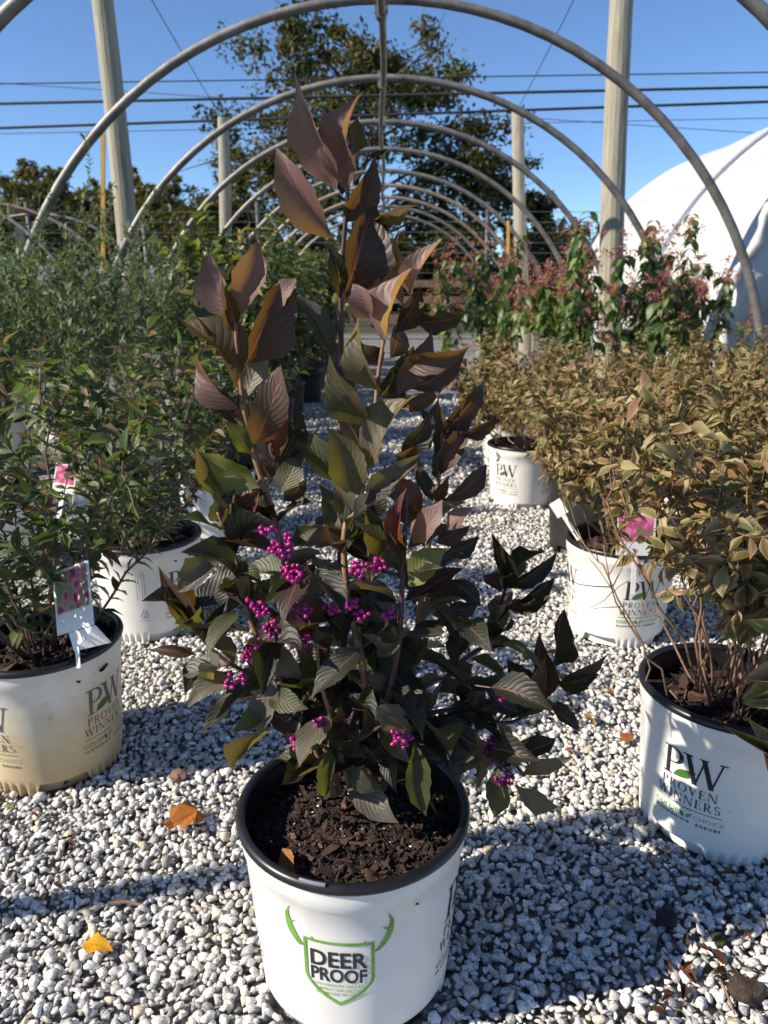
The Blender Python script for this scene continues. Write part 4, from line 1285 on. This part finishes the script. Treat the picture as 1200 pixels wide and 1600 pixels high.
# ================================================================== OTHER POTTED SHRUBS
def grow(seed, n_stems, height, spread, twigs, twig_len, bare, node, wob=.02, z0=SOIL_Z, upright=1.0, r0=.035, tall=0.05):
    """branching skeleton: list of (points, radius)"""
    r = np.random.default_rng(seed); lines = []
    for i in range(n_stems):
        a = i * 2.399 + r.uniform(-.5, .5); rad = r0 * r.uniform(.2, 1.3)
        out = np.array([math.cos(a), math.sin(a), 0])
        h = height * (r.uniform(.72, 1.0) if i % 6 else r.uniform(1.0, 1.0 + tall)); w = spread * math.sqrt((i + .5) / n_stems) * r.uniform(.8, 1.12)
        n = 9; p = []
        bx = r.normal(0, wob, 3)
        for k in range(n + 1):
            t = k / n
            q = out * (rad + w * t ** (.85 * upright)) + np.array([0, 0, z0 + (h - z0) * (t ** .92) * (1 - .12 * (w / max(spread, .01)) * t)])
            q = q + bx * math.sin(t * 3.1) + r.normal(0, wob * .22, 3) * (k > 0)
            p.append(q)
        lines.append((np.array(p), .0034, True))
        for k in range(twigs):
            t = bare + (1 - bare) * r.uniform(0, 1) ** .8; f = t * n; j = min(int(f), n - 1)
            s = p[j] + (p[j+1] - p[j]) * (f - j)
            d = norm(out * r.uniform(.2, 1.1) + r.normal(0, .55, 3) + np.array([0, 0, .75]))
            ln = twig_len * r.uniform(.5, 1.15); q = [s]
            for m in range(3):
                d = norm(d + r.normal(0, .18, 3) + np.array([0, 0, .12])); q.append(q[-1] + d * ln / 3)
            lines.append((np.array(q), .0016, False))
    return lines

def nodes_on(lines, node, bare, seed, z_bare):
    r = np.random.default_rng(seed); P, A, T = [], [], []
    for p, rad, main in lines:
        seg = np.linalg.norm(np.diff(p, axis=0), axis=1); cum = np.concatenate([[0], np.cumsum(seg)])
        n = max(2, int(cum[-1] / node))
        ts = (np.arange(n) + r.uniform(.2, .8, n)) / n * cum[-1]
        if main: ts = ts[ts > bare * cum[-1]]
        for t in ts:
            j = min(np.searchsorted(cum, t) - 1, len(seg) - 1); j = max(j, 0)
            P.append(p[j] + (p[j+1] - p[j]) * (t - cum[j]) / seg[j]); A.append((p[j+1] - p[j]) / seg[j]); T.append(t / cum[-1])
        P.append(p[-1]); A.append(norm(p[-1] - p[-2])); T.append(1.0)
    return np.array(P), np.array(A), np.array(T)

def leaves_at(P, A, seed, per=2, ang=(.7, 1.2), droop=(0, .4), L=(.03, .045), ratio=.45, cols=None, up=.7, jit=.35):
    r = np.random.default_rng(seed)
    P = np.repeat(P, per, 0); A = np.repeat(A, per, 0); n = len(P)
    ref = np.where(np.abs(A[:, 2:3]) < .9, np.array([[0, 0, 1.0]]), np.array([[1.0, 0, 0]]))
    u = norm(np.cross(A, ref)); v = np.cross(A, u)
    ph = np.repeat(r.uniform(0, 6.28, n // per), per) + np.tile(np.arange(per) * 2 * math.pi / per, n // per) + r.normal(0, .25, n)
    o = u * np.cos(ph)[:, None] + v * np.sin(ph)[:, None]
    an = r.uniform(*ang, n)[:, None]
    d = norm(A * np.cos(an) + o * np.sin(an) - np.array([0, 0, 1]) * r.uniform(*droop, n)[:, None])
    nr = np.array([0, 0, up]) + A * .4 + r.normal(0, jit, (n, 3))
    le = r.uniform(*L, n)
    c = np.array(cols)[r.integers(0, len(cols), n)] * r.uniform(.65, 1.45, (n, 1))
    return P, d, nr, le, le * ratio * r.uniform(.8, 1.2, n), c

GREEN = [tuple(1.35 * q for q in c) for c in [(.055, .085, .028), (.07, .105, .035), (.045, .07, .026), (.09, .12, .045), (.05, .075, .04), (.11, .12, .05), (.14, .09, .06)]]
BLUE = [tuple(1.35 * q for q in c) for c in [(.07, .11, .07), (.09, .135, .085), (.055, .09, .05), (.12, .15, .06), (.10, .14, .10)]]
VARI = [tuple(1.2 * q for q in c) for c in [(.18, .16, .06), (.26, .22, .11), (.13, .14, .05), (.34, .29, .16), (.21, .175, .07), (.25, .15, .10), (.15, .095, .04), (.10, .125, .045), (.20, .125, .05), (.24, .20, .09)]]
DEEP = [tuple(1.35 * q for q in c) for c in [(.045, .07, .022), (.06, .085, .028), (.035, .055, .018), (.09, .11, .035), (.15, .15, .05)]]
SEVEN = [tuple(1.35 * q for q in c) for c in [(.06, .10, .025), (.08, .13, .03), (.045, .08, .02), (.10, .15, .04)]]

def stems_part(lines, root, mat, each=True, scale=1.0):
    if each:
        for p, rad, main in lines:
            if not main: continue
            mb = MB(); mb.tube(list(p), [rad * scale * (1 - .6 * k / (len(p) - 1)) for k in range(len(p))], 6); mb.build('stem', mat, root, True)
        mb = MB()
        for p, rad, main in lines:
            if not main: mb.tube(list(p), [rad * scale * (1 - .6 * k / (len(p) - 1)) for k in range(len(p))], 4, cap=False)
        o = mb.build('twigs', mat, root, True); o['kind'] = 'stuff'
    else:
        mb = MB()
        for p, rad, main in lines: mb.tube(list(p), [rad * scale * (1 - .6 * k / (len(p) - 1)) for k in range(len(p))], 4, cap=False)
        o = mb.build('branches', mat, root, True); o['kind'] = 'stuff'

def potted(x, y, pot, label, group, lines, lv, mats, singles=0, leafset=None, turn=0, foot_turn=0, each=True, twig='twig_red', fine=False, curl=(.5, 1.6), small=False, seed=0, front=None, stem_scale=1.0):
    root = empty('potted_shrub', (x, y, .006)); POTS.append((x, y, .1185))
    add_pot(root, pot, turn, foot_turn, fine)
    stems_part(lines, root, M[twig], each, stem_scale)
    P, d, nr, L, Wd, c = lv
    r = np.random.default_rng(seed + 100)
    if singles:
        # the leaves on the outside towards the aisle become separate parts
        f = np.array(front if front is not None else (-x, -y, .25)); f = f / np.linalg.norm(f)
        score = P @ f + L * 2.0 + r.normal(0, .03, len(P))
        idx = np.argsort(-score)[:singles]; rest = np.setdiff1d(np.arange(len(P)), idx)
        rr = random.Random(seed)
        for i in idx:
            b = Vector(P[i]); t = b + Vector(d[i] / np.linalg.norm(d[i])) * float(L[i])
            place_leaf(rr.choice(leafset), root, b, t, float(Wd[i]), Vector(nr[i]), tuple(float(q) for q in c[i]))
        P, d, nr, L, Wd, c = [q[rest] for q in (P, d, nr, L, Wd, c)]
    leaf_mass('foliage', P, d, nr, L, Wd, c, M[mats], root, fine=small, curl=r.uniform(*curl, len(P)))
    tag(root, label, 'potted shrub', group)
    return root

# --- green shrubs on the left
gl = leaf_set('leaf', M['green_leaf'], 8, (-.02, .16), (.2, .7), (-.04, .04), .6, .0, 21, rows=6)
def green(seed, h=.70, spread=.25, n=15):
    ln = grow(seed, n, h, spread, 7, .10, .22, .02)
    P, A, T = nodes_on(ln, .021, .18, seed, 0)
    return ln, leaves_at(P, A, seed, 2, (.75, 1.25), (-.1, .35), (.026, .050), .42, GREEN)
ln, lv = green(31, .73, .28, 17)
potted(-.628, 1.235, 'stained', 'green shrub in yellowed dirty pot with a big folded picture tag', None, ln, lv, 'green_mass', 220, gl, turn=R(-26), foot_turn=R(10), seed=1, front=(.5, -1.2, .3))
ln, lv = green(32, .72, .28, 16)
potted(-.620, 1.83, 'white', 'green shrub in white printed pot behind the yellowed pot', None, ln, lv, 'green_mass', 120, gl, turn=R(58), foot_turn=R(20), seed=2, front=(.7, -1, .4))
ln, lv = green(33, .70, .30, 16)
g3 = potted(-.60, 2.58, 'white', 'leafy green shrub in white pot, third from the yellowed pot', None, ln, lv, 'green_mass', 0, seed=3, turn=R(40))

# --- fine-leaved blue-green shrubs behind them
def feathery(seed, h=1.03, spread=.36):
    ln = grow(seed, 20, h, spread, 11, .20, .25, .02, wob=.03, tall=.25)
    P, A, T = nodes_on(ln, .016, .15, seed, 0)
    return ln, leaves_at(P, A, seed, 2, (.45, .95), (-.2, .2), (.020, .036), .34, BLUE)
protoF = []
for k in range(2):
    ln, lv = feathery(41 + k)
    protoF.append(potted((-1.28, -1.22)[k], (2.35, 3.05)[k], 'white', 'tall blue-green fine-leaved shrub %s' % ('beside the yellowed pot row, closest to it' , 'between the yellow lath and the leafy green shrubs')[k],
                         'fine-leaved blue-green shrubs', ln, lv, 'green_mass', 0, each=False, curl=(.3, .8), seed=10 + k, turn=R(30 * k)))
for i, (x, y, rz, s) in enumerate([(-1.9, 2.9, 1.1, 1.0), (-1.85, 3.6, 2.3, 1.04), (-1.25, 3.75, 3.9, 1.03), (-2.5, 3.7, 5.0, 1.0), (-1.2, 4.45, .6, 1.0), (-1.9, 4.4, 1.9, .98), (-2.6, 4.6, 3.3, 1.02)]):
    o = copy_tree(protoF[i % 2]); o.location = (x, y, .006); o.rotation_euler = (0, 0, rz); o.scale = (1, 1, s)
    o['label'] = 'tall blue-green fine-leaved shrub ' + ['at the foot of the widest hoop, second row from the aisle', 'just behind the foot of the widest hoop', 'next to the aisle side, third behind the yellowed pot row',
        'outside the hoops beside the widest one', 'in the row next to the aisle, directly before the yellow lath', 'around the foot of the second hoop', 'outside the hoops near the leaning post'][i]
    o['group'] = 'fine-leaved blue-green shrubs'
    POTS.append((x, y, .12))

# --- darker shrubs in black pots farther along the left side of the aisle
def deep(seed):
    ln = grow(seed, 13, 1.12, .26, 8, .17, .2, .02, wob=.03)
    P, A, T = nodes_on(ln, .034, .15, seed, 0)
    return ln, leaves_at(P, A, seed, 2, (.8, 1.35), (0, .5), (.05, .085), .46, DEEP)
protoD = []
for k in range(2):
    ln, lv = deep(51 + k)
    protoD.append(potted((-.62, -.66)[k], (3.55, 4.3)[k], 'black', 'dark green shrub in black pot %s' % ('after the last white pot of the green row', 'second after the white pots of the green row')[k], 'dark green shrubs in black pots', ln, lv, 'green_mass', 0, each=False, seed=20 + k))
for i, (x, y, rz, s) in enumerate([(-.68, 5.1, 1.0, 1.0), (-.62, 5.9, 2.2, 1.05), (-.66, 6.8, 3.7, 1.0), (-1.3, 5.3, 4.1, 1.1), (-1.32, 6.1, .4, 1.05), (-1.3, 7.0, 5.2, 1.1), (-.64, 7.8, 2.9, 1.05), (-1.3, 8.0, 1.4, 1.1), (-.62, 8.9, .9, 1.0), (-1.3, 9.2, 4.4, 1.05)]):
    o = copy_tree(protoD[i % 2]); o.location = (x, y, .006); o.rotation_euler = (0, 0, rz); o.scale = (1, 1, s)
    o['label'] = 'dark green shrub in black pot, %s in the row %s' % (['third', 'fourth', 'fifth', 'first', 'second', 'third', 'sixth', 'fourth', 'seventh', 'fifth'][i], 'lining the aisle' if x > -1 else 'behind the one lining the aisle')
    o['group'] = 'dark green shrubs in black pots'

# --- variegated, browning weigelas on the right
vl = leaf_set('leaf', M['var_leaf'], 10, (-.12, .20), (.25, .9), (-.10, .10), 1.2, .03, 61, rows=6)
def varie(seed, h=.66, spread=.30, n=16, tw=9, L=(.018, .040), bare=.38, wob=.03, r0=.035):
    ln = grow(seed, n, h, spread, tw, .10, bare, .02, wob=wob, r0=r0)
    P, A, T = nodes_on(ln, .017, bare + .06, seed, 0)
    return ln, leaves_at(P, A, seed, 2, (.4, 1.6), (-.3, .8), L, .44, VARI, jit=.9)
ln, lv = varie(71, .70, .22, 34, 5, (.020, .044), .56, .045, .055)
keep = ~(((lv[0][:, 0] < -.15) & (lv[0][:, 2] < .60)) | (lv[0][:, 0] < -.23))
lv = tuple(q[keep] for q in lv)
w1 = potted(.560, 1.065, 'white', 'twiggy variegated shrub browning in white pot, long bare stems showing', None, ln, lv, 'var_mass', 240, vl, turn=R(-45), foot_turn=R(40), twig='twig', seed=30, front=(-.3, -1.1, .3), curl=(.4, 2.2), stem_scale=.68)
rv = random.Random(3)
for (bx, by, tx, ty, w, cc) in [(1228,1000,1162,968,46,(.34,.38,.14)), (1230,1050,1160,1060,44,(.34,.20,.16)), (1228,1066,1158,1092,50,(.36,.38,.14)), (1222,1100,1160,1098,40,(.28,.30,.12)), (1222,1190,1128,1132,30,(.18,.17,.06)), (1218,1170,1166,1120,34,(.30,.22,.14)),
                                (1225,1230,1190,1150,30,(.30,.17,.07)), (1240,940,1180,930,40,(.14,.16,.05))]:  # shaded leaves; their colours are lightened to stand in for sunlight
    b_, t_ = at(bx, by, .88), at(tx, ty, .84)
    place_leaf(rv.choice(vl), w1, b_, t_, w / F_PX * .9, (-.5, -.6, .6), cc, Vector((.560, 1.065, .006)))
    if True:
        e_ = b_ - Vector((.560, 1.065, .006)); q_ = Vector((rv.uniform(-.03, .03), rv.uniform(-.05, 0), SOIL_Z))
        mb = MB(); mb.tube([q_, q_.lerp(e_, .45) + Vector((.02, 0, .07)), q_.lerp(e_, .8) + Vector((.01, 0, .04)), e_], [.0020, .0017, .0013, .0008], 5); mb.build('stem', M['twig'], w1, True)
ln, lv = varie(72, .64, .33, 16)
w2 = potted(.610, 1.80, 'white', 'browning variegated shrub in white pot with a pink picture tag', None, ln, lv, 'var_mass', 120, vl, turn=R(-90), foot_turn=R(10), twig='twig', seed=31, front=(-.6, -1.1, .4), curl=(.4, 2.2))
ln, lv = varie(73, .64, .33, 16)
w3 = potted(.57, 3.02, 'white', 'browning variegated shrub in white pot with nothing in front of it', None, ln, lv, 'var_mass', 0, each=False, turn=R(-39), twig='twig', seed=32, curl=(.4, 2.2))
ln, lv = varie(74, .60, .31, 15)
w4 = potted(.70, 2.45, 'black', 'browning variegated shrub in black pot between two white pots', None, ln, lv, 'var_mass', 0, each=False, twig='twig', seed=33, curl=(.4, 2.2))
for i, (x, y, rz, s) in enumerate([(1.22, 1.78, 1, 1.0), (1.26, 2.35, 2.2, 1.0), (1.22, 2.95, 3.1, 1.02), (1.2, 3.55, 4.2, 1.0), (1.82, 2.6, 5.0, 1.0), (1.8, 3.2, .4, 1.03), (.62, 3.65, 2.0, .98), (1.85, 3.85, 1.2, 1.0), (2.4, 3.2, 2.7, 1.05), (2.4, 3.9, 3.6, 1.0)]):
    o = copy_tree((w3, w4)[i % 2]); o.location = (x, y, .006); o.rotation_euler = (0, 0, rz); o.scale = (1, 1, s)
    o['label'] = 'browning variegated shrub, ' + ['second row from the aisle, right behind the bare-stemmed one', 'second row from the aisle, beside the black-potted one', 'second row from the aisle, next but one behind the bare-stemmed one',
        'second row from the aisle, before the pink-bracted shrubs', 'third row from the aisle, first of its row', 'third row from the aisle, second of its row', 'last beside the aisle, before the pink-bracted shrubs', 'third row from the aisle, before the greenhouse end',
        'fourth row from the aisle, outside the hoop foot', 'fourth row from the aisle, closest to the greenhouse end sheet'][i]
    o['group'] = 'browning variegated shrubs'
    POTS.append((x, y, .12))

# --- tall pink-bracted shrubs
def seven(seed):
    r = np.random.default_rng(seed)
    ln = grow(seed, 4, 1.16, .16, 4, .20, .35, .02, wob=.02)
    P, A, T = nodes_on(ln, .036, .12, seed, 0)
    lv = leaves_at(P, A, seed, 2, (1.0, 1.5), (.6, 1.6), (.06, .105), .50, SEVEN)
    heads = []
    for p, rad, main in ln:
        if main or r.random() < .5: heads.append(p[-1])
    fp = []
    for hd in heads:
        for q in range(7):
            k = 16; cc = hd + r.normal(0, 1, 3) * np.array([.04, .04, .05]) + np.array([0, 0, .03])
            fp.append(cc + r.normal(0, 1, (k, 3)) * .012)
    fp = np.concatenate(fp); n = len(fp)
    fc = np.array([(.62, .22, .21), (.50, .15, .14), (.62, .34, .27), (.30, .24, .09), (.42, .18, .13)])[r.integers(0, 5, n)]
    return ln, lv, (fp, r.normal(0, 1, (n, 3)), r.normal(0, 1, (n, 3)), r.uniform(.012, .026, n), r.uniform(.008, .014, n), fc)
def seven_plant(k, x, y, label):
    ln, lv, fl = seven(81 + k)
    o = potted(x, y, 'black', label, 'tall pink-bracted shrubs', ln, lv, 'green_mass', 0, each=False, twig='twig', seed=40 + k)
    f = leaf_mass('flower_heads', *fl, M['flower'], o, fine=True)
    return o
s1 = seven_plant(0, 1.02, 4.45, 'tall pink-bracted shrub in front of the shorter post with the yellow lath')
s2 = seven_plant(1, 1.42, 4.35, 'tall pink-bracted shrub standing before the straight tall post')
for i, (x, y, rz, s) in enumerate([(1.78, 4.45, 2.0, 1.0), (1.22, 5.0, 4.0, 1.04), (1.66, 5.1, 5.3, 1.0), (.78, 5.5, 2.5, 1.0), (1.0, 6.2, .8, 1.0), (.62, 6.9, 3.4, .98), (1.5, 6.0, 1.6, 1.05), (2.05, 4.9, 3.0, .9)]):
    o = copy_tree((s1, s2)[i % 2]); o.location = (x, y, .006); o.rotation_euler = (0, 0, rz); o.scale = (1, 1, s)
    o['label'] = 'tall pink-bracted shrub ' + ['in front of the greenhouse cover, farthest from the aisle', 'second behind the shorter post side of the front pair', 'behind the straight tall post', 'beside the aisle, first of the aisle side', 'behind the yellow lath',
        'beside the aisle, farthest in towards the plank fence', 'between the tall and the shorter post', 'smallest, under the greenhouse hem'][i]
    o['group'] = 'tall pink-bracted shrubs'

# ================================================================== TAGS
def card(name, w, h, mat, loc, rot, label, fold=False, stake=0.0, parent=None):
    root = empty(name, loc)
    root.rotation_euler = rot
    def panel(nm, pts, m):
        me = bpy.data.meshes.new(nm)
        a, b, c, d = [Vector(p) for p in pts]
        n = (b - a).cross(d - a).normalized() * .0006
        me.from_pydata([a - n, b - n, c - n, d - n, a + n, b + n, c + n, d + n], [], [(3,2,1,0), (4,5,6,7), (0,1,5,4), (1,2,6,5), (2,3,7,6), (3,0,4,7)])
        u = me.uv_layers.new(name='UVMap'); uvs = [(0,0), (1,0), (1,1), (0,1)] * 2
        for l in me.loops: u.data[l.index].uv = uvs[l.vertex_index]
        return link(nm, me, root, m)
    panel('card_face', [(-w/2, 0, 0), (w/2, 0, 0), (w/2, 0, h), (-w/2, 0, h)], mat)
    if fold:
        panel('lower_flap', [(-w * .1, .001, -.032), (w/2, .028, -.030), (w/2, .002, -.001), (-w * .2, .001, -.001)], M['tag_white'])
    if stake:
        mb = MB(); mb.box((-.005, -.0006, -stake), (.005, .0006, -.0005)); mb.build('stake', M['tag_white'], root)
    tag(root, label, 'plant tag')
    return root
p = at(118, 985, 1.09)
card('plant_tag', .100, .105, M['tag_purple'], p, (R(-20), R(-24), R(-28)), 'large folded tag with purple flower print hanging on the green shrub in the yellowed pot', True, .06)
p = at(98, 770, 1.55)
card('plant_tag', .05, .062, M['tag_pink'], p, (R(-15), R(8), R(-10)), 'small pink picture tag half hidden inside the green shrub of the yellowed pot', False, .08)
p = at(992, 868, 1.44)
card('plant_tag', .082, .088, M['tag_pink'], p, (R(-12), R(3), R(5)), 'pink flower picture tag at the pot edge of the browning variegated shrub', False, .08)
p = at(880, 805, 1.72)
card('plant_tag', .030, .04, M['tag_white'], p, (R(-25), R(-30), R(10)), 'blank white tag tilted among twigs of the pink-tagged shrub', False, .07)
p = at(965, 700, 1.75)
card('plant_tag', .030, .055, M['tag_white'], p, (R(-10), R(10), R(20)), 'blank white tag standing on top of the browning variegated shrub', False, .08)
p = at(712, 612, 3.4)
card('plant_tag', .055, .07, M['violet'], p, (R(-10), R(10), R(20)), 'violet tag low beside the farther browning shrubs', False, .05)
p = at(650, 580, 4.6)
card('plant_tag', .06, .12, M['tag_white'], p, (R(-10), R(-5), R(0)), 'white tag between dark pots along the far aisle', False, .05)

# ================================================================== LITTER ON THE GRAVEL
oak_o = [(0,0),(.05,.16),(.28,.13),(.12,.26),(.42,.34),(.36,.44),(.14,.42),(.16,.52),(.40,.66),(.34,.74),(.12,.66),(.10,.80),(.16,.92),(.02,1.0)]
def oak_leaf(px, py, L, rz, color, label, mat='oak', tilt=.25):
    pts = oak_o + [(-x * .9, y * .97) for x, y in oak_o[1:-1]][::-1]
    vs = [(x, y, .12 * abs(x) + .10 * math.sin(y * 5) + .05 * math.sin(x * 9 + y * 8)) for x, y in pts]
    n = len(vs); mid = [(0, y, .02 + .10 * math.sin(y * 5)) for y in (.1, .3, .5, .7, .88)]
    bm = bmesh.new(); bv = [bm.verts.new(v) for v in vs]; bm.faces.new(bv)
    bmesh.ops.triangulate(bm, faces=bm.faces)
    me = bpy.data.meshes.new('fallen_leaf'); bm.to_mesh(me); bm.free()
    u = me.uv_layers.new(name='UVMap')
    for l in me.loops:
        v = me.vertices[l.vertex_index].co; u.data[l.index].uv = (.5 + v.x, v.y)
    g = ground_at(px, py, .024)
    root = empty('fallen_leaf', g, rz); root.scale = (L, L, L)
    root.rotation_euler = (tilt, -.12, rz)
    b = link('blade', me, root, M[mat]); b.color = (*color, 1)
    mb = MB(); mb.tube([(0, .03, .01), (.03, -.18, .06), (.05, -.42, .10)], [.02, .014, .012], 5)
    s = mb.build('stalk', M['bb_stem_tan'], root)
    tag(root, label, 'leaf')
oak_leaf(318, 1272, .070, R(128), (.50, .20, .045), 'orange lobed oak leaf lying between the yellowed pot and the deer proof pot')
lm = leaf_mesh('fallen_leaf', .10, .12, .08, 8, .10, seed=4)
def dead_leaf(px, py, L, w, rz, color, label, group=None, mat='dry', mesh=None, tilt=(.1, .1)):
    g = ground_at(px, py, .021)
    me = (mesh or lm).copy(); me.materials.clear(); me.materials.append(M[mat])
    o = bpy.data.objects.new('fallen_leaf', me); COL.objects.link(o)
    o.location = g; o.rotation_euler = (tilt[0], tilt[1], rz); o.scale = (L * w, L, L); o.color = (*color, 1)
    tag(o, label, 'leaf', group)
dead_leaf(128, 1475, .052, .52, R(-108), (.72, .40, .015), 'bright yellow leaf lying on sunlit gravel', mat='oak')
dead_leaf(60, 1277, .018, .4, R(60), (.20, .01, .03), 'small crimson leaf on gravel below the yellowed pot')
dead_leaf(22, 1264, .022, .5, R(80), (.40, .42, .12), 'small pale green leaf on gravel below the yellowed pot')
dead_leaf(968, 1160, .042, .6, R(-60), (.42, .14, .04), 'rusty orange leaf by the white pot with bare stems')
dead_leaf(930, 1135, .045, .35, R(20), (.45, .22, .06), 'curled tan leaf behind the low purple branch')
dead_leaf(895, 1170, .022, .5, R(120), (.50, .20, .05), 'tiny orange leaf near the drooping berry branch')
rl = random.Random(5)
for i in range(40):
    reg = i % 4
    px, py = [(rl.uniform(880, 1010), rl.uniform(1035, 1110)), (rl.uniform(940, 1195), rl.uniform(1300, 1500)), (rl.uniform(800, 1000), rl.uniform(930, 1060)), (rl.uniform(1020, 1190), rl.uniform(1480, 1590))][reg]
    c = rl.choice([(.14, .055, .025), (.20, .08, .03), (.09, .045, .028), (.26, .12, .05)])
    dead_leaf(px, py, rl.uniform(.012, .030), rl.uniform(.25, .5), rl.uniform(0, 6.28), c, 'curled brown dead leaf among the gravel around the pot with bare stems', 'brown dead leaves around the bare-stemmed pot',
              mesh=rl.choice(vl), tilt=(rl.uniform(-.4, .4), rl.uniform(-.5, .5)))
for i in range(12):
    px, py = rl.uniform(10, 130), rl.uniform(1220, 1480)
    dead_leaf(px, py, rl.uniform(.012, .024), rl.uniform(.3, .6), rl.uniform(0, 6.28), rl.choice([(.12, .06, .03), (.07, .04, .03), (.16, .07, .04)]), 'small brown leaf scrap in the gravel before the yellowed pot',
              'brown leaf scraps before the yellowed pot', mesh=rl.choice(vl), tilt=(rl.uniform(-.4, .4), rl.uniform(-.5, .5)))
def clod(px, py, s, col, label, seed):
    g = ground_at(px, py, .012)
    r = random.Random(seed); bm = bmesh.new(); bmesh.ops.create_icosphere(bm, subdivisions=2, radius=s)
    for v in bm.verts: v.co *= r.uniform(.65, 1.15); v.co.z *= .6
    me = bpy.data.meshes.new('bark_clod'); bm.to_mesh(me); bm.free()
    o = link('bark_clod', me, None, simple('bark_clod', col, .9, .5, 120, bump=.8)); o.location = g + Vector((0, 0, s * .3))
    tag(o, label, 'bark')
clod(277, 1216, .017, (.22, .13, .10), 'crumbly brown bark clod at the edge of the yellowed pot shadow', 1)
clod(1040, 1440, .018, (.02, .016, .014), 'dark soil lump in the shadow by the bare-stemmed pot', 2)
clod(1165, 1555, .022, (.05, .033, .022), 'brown soil lump in sunlight before the bare-stemmed pot', 3)
clod(1120, 1470, .012, (.05, .06, .012), 'small mossy green clod in the shadow of the purple shrub', 4)
def twig(px0, py0, px1, py1, r, label):
    a, b = ground_at(px0, py0, .017), ground_at(px1, py1, .019)
    mb = MB(); mb.tube([a, a.lerp(b, .5) + Vector((0, .002, .003)), b], [r, r * .9, r * .7], 6)
    tag(mb.build('stick', M['twig']), label, 'stick')
twig(170, 1411, 224, 1415, .0028, 'short brown stick lying across the hoop shadow on gravel')
twig(55, 1415, 74, 1395, .0022, 'thin reddish twig piece in the gravel before the yellowed pot')
twig(1125, 1530, 1148, 1585, .0016, 'thin straw stalk on sunlit gravel by the soil lump')

# ------------------------------------------------------------------ gravel last: it leaves the pots' feet free
gravel([(-1.0, 1.0, .42, 1.35, .0098, .0150, 20, 1), (-1.0, 1.0, 1.35, 2.2, .0112, .0155, 15, 2), (-.75, .85, 2.2, 3.4, .0145, .0185, 11, 3), (-.65, .75, 3.4, 6.0, .021, .025, 9, 4)])
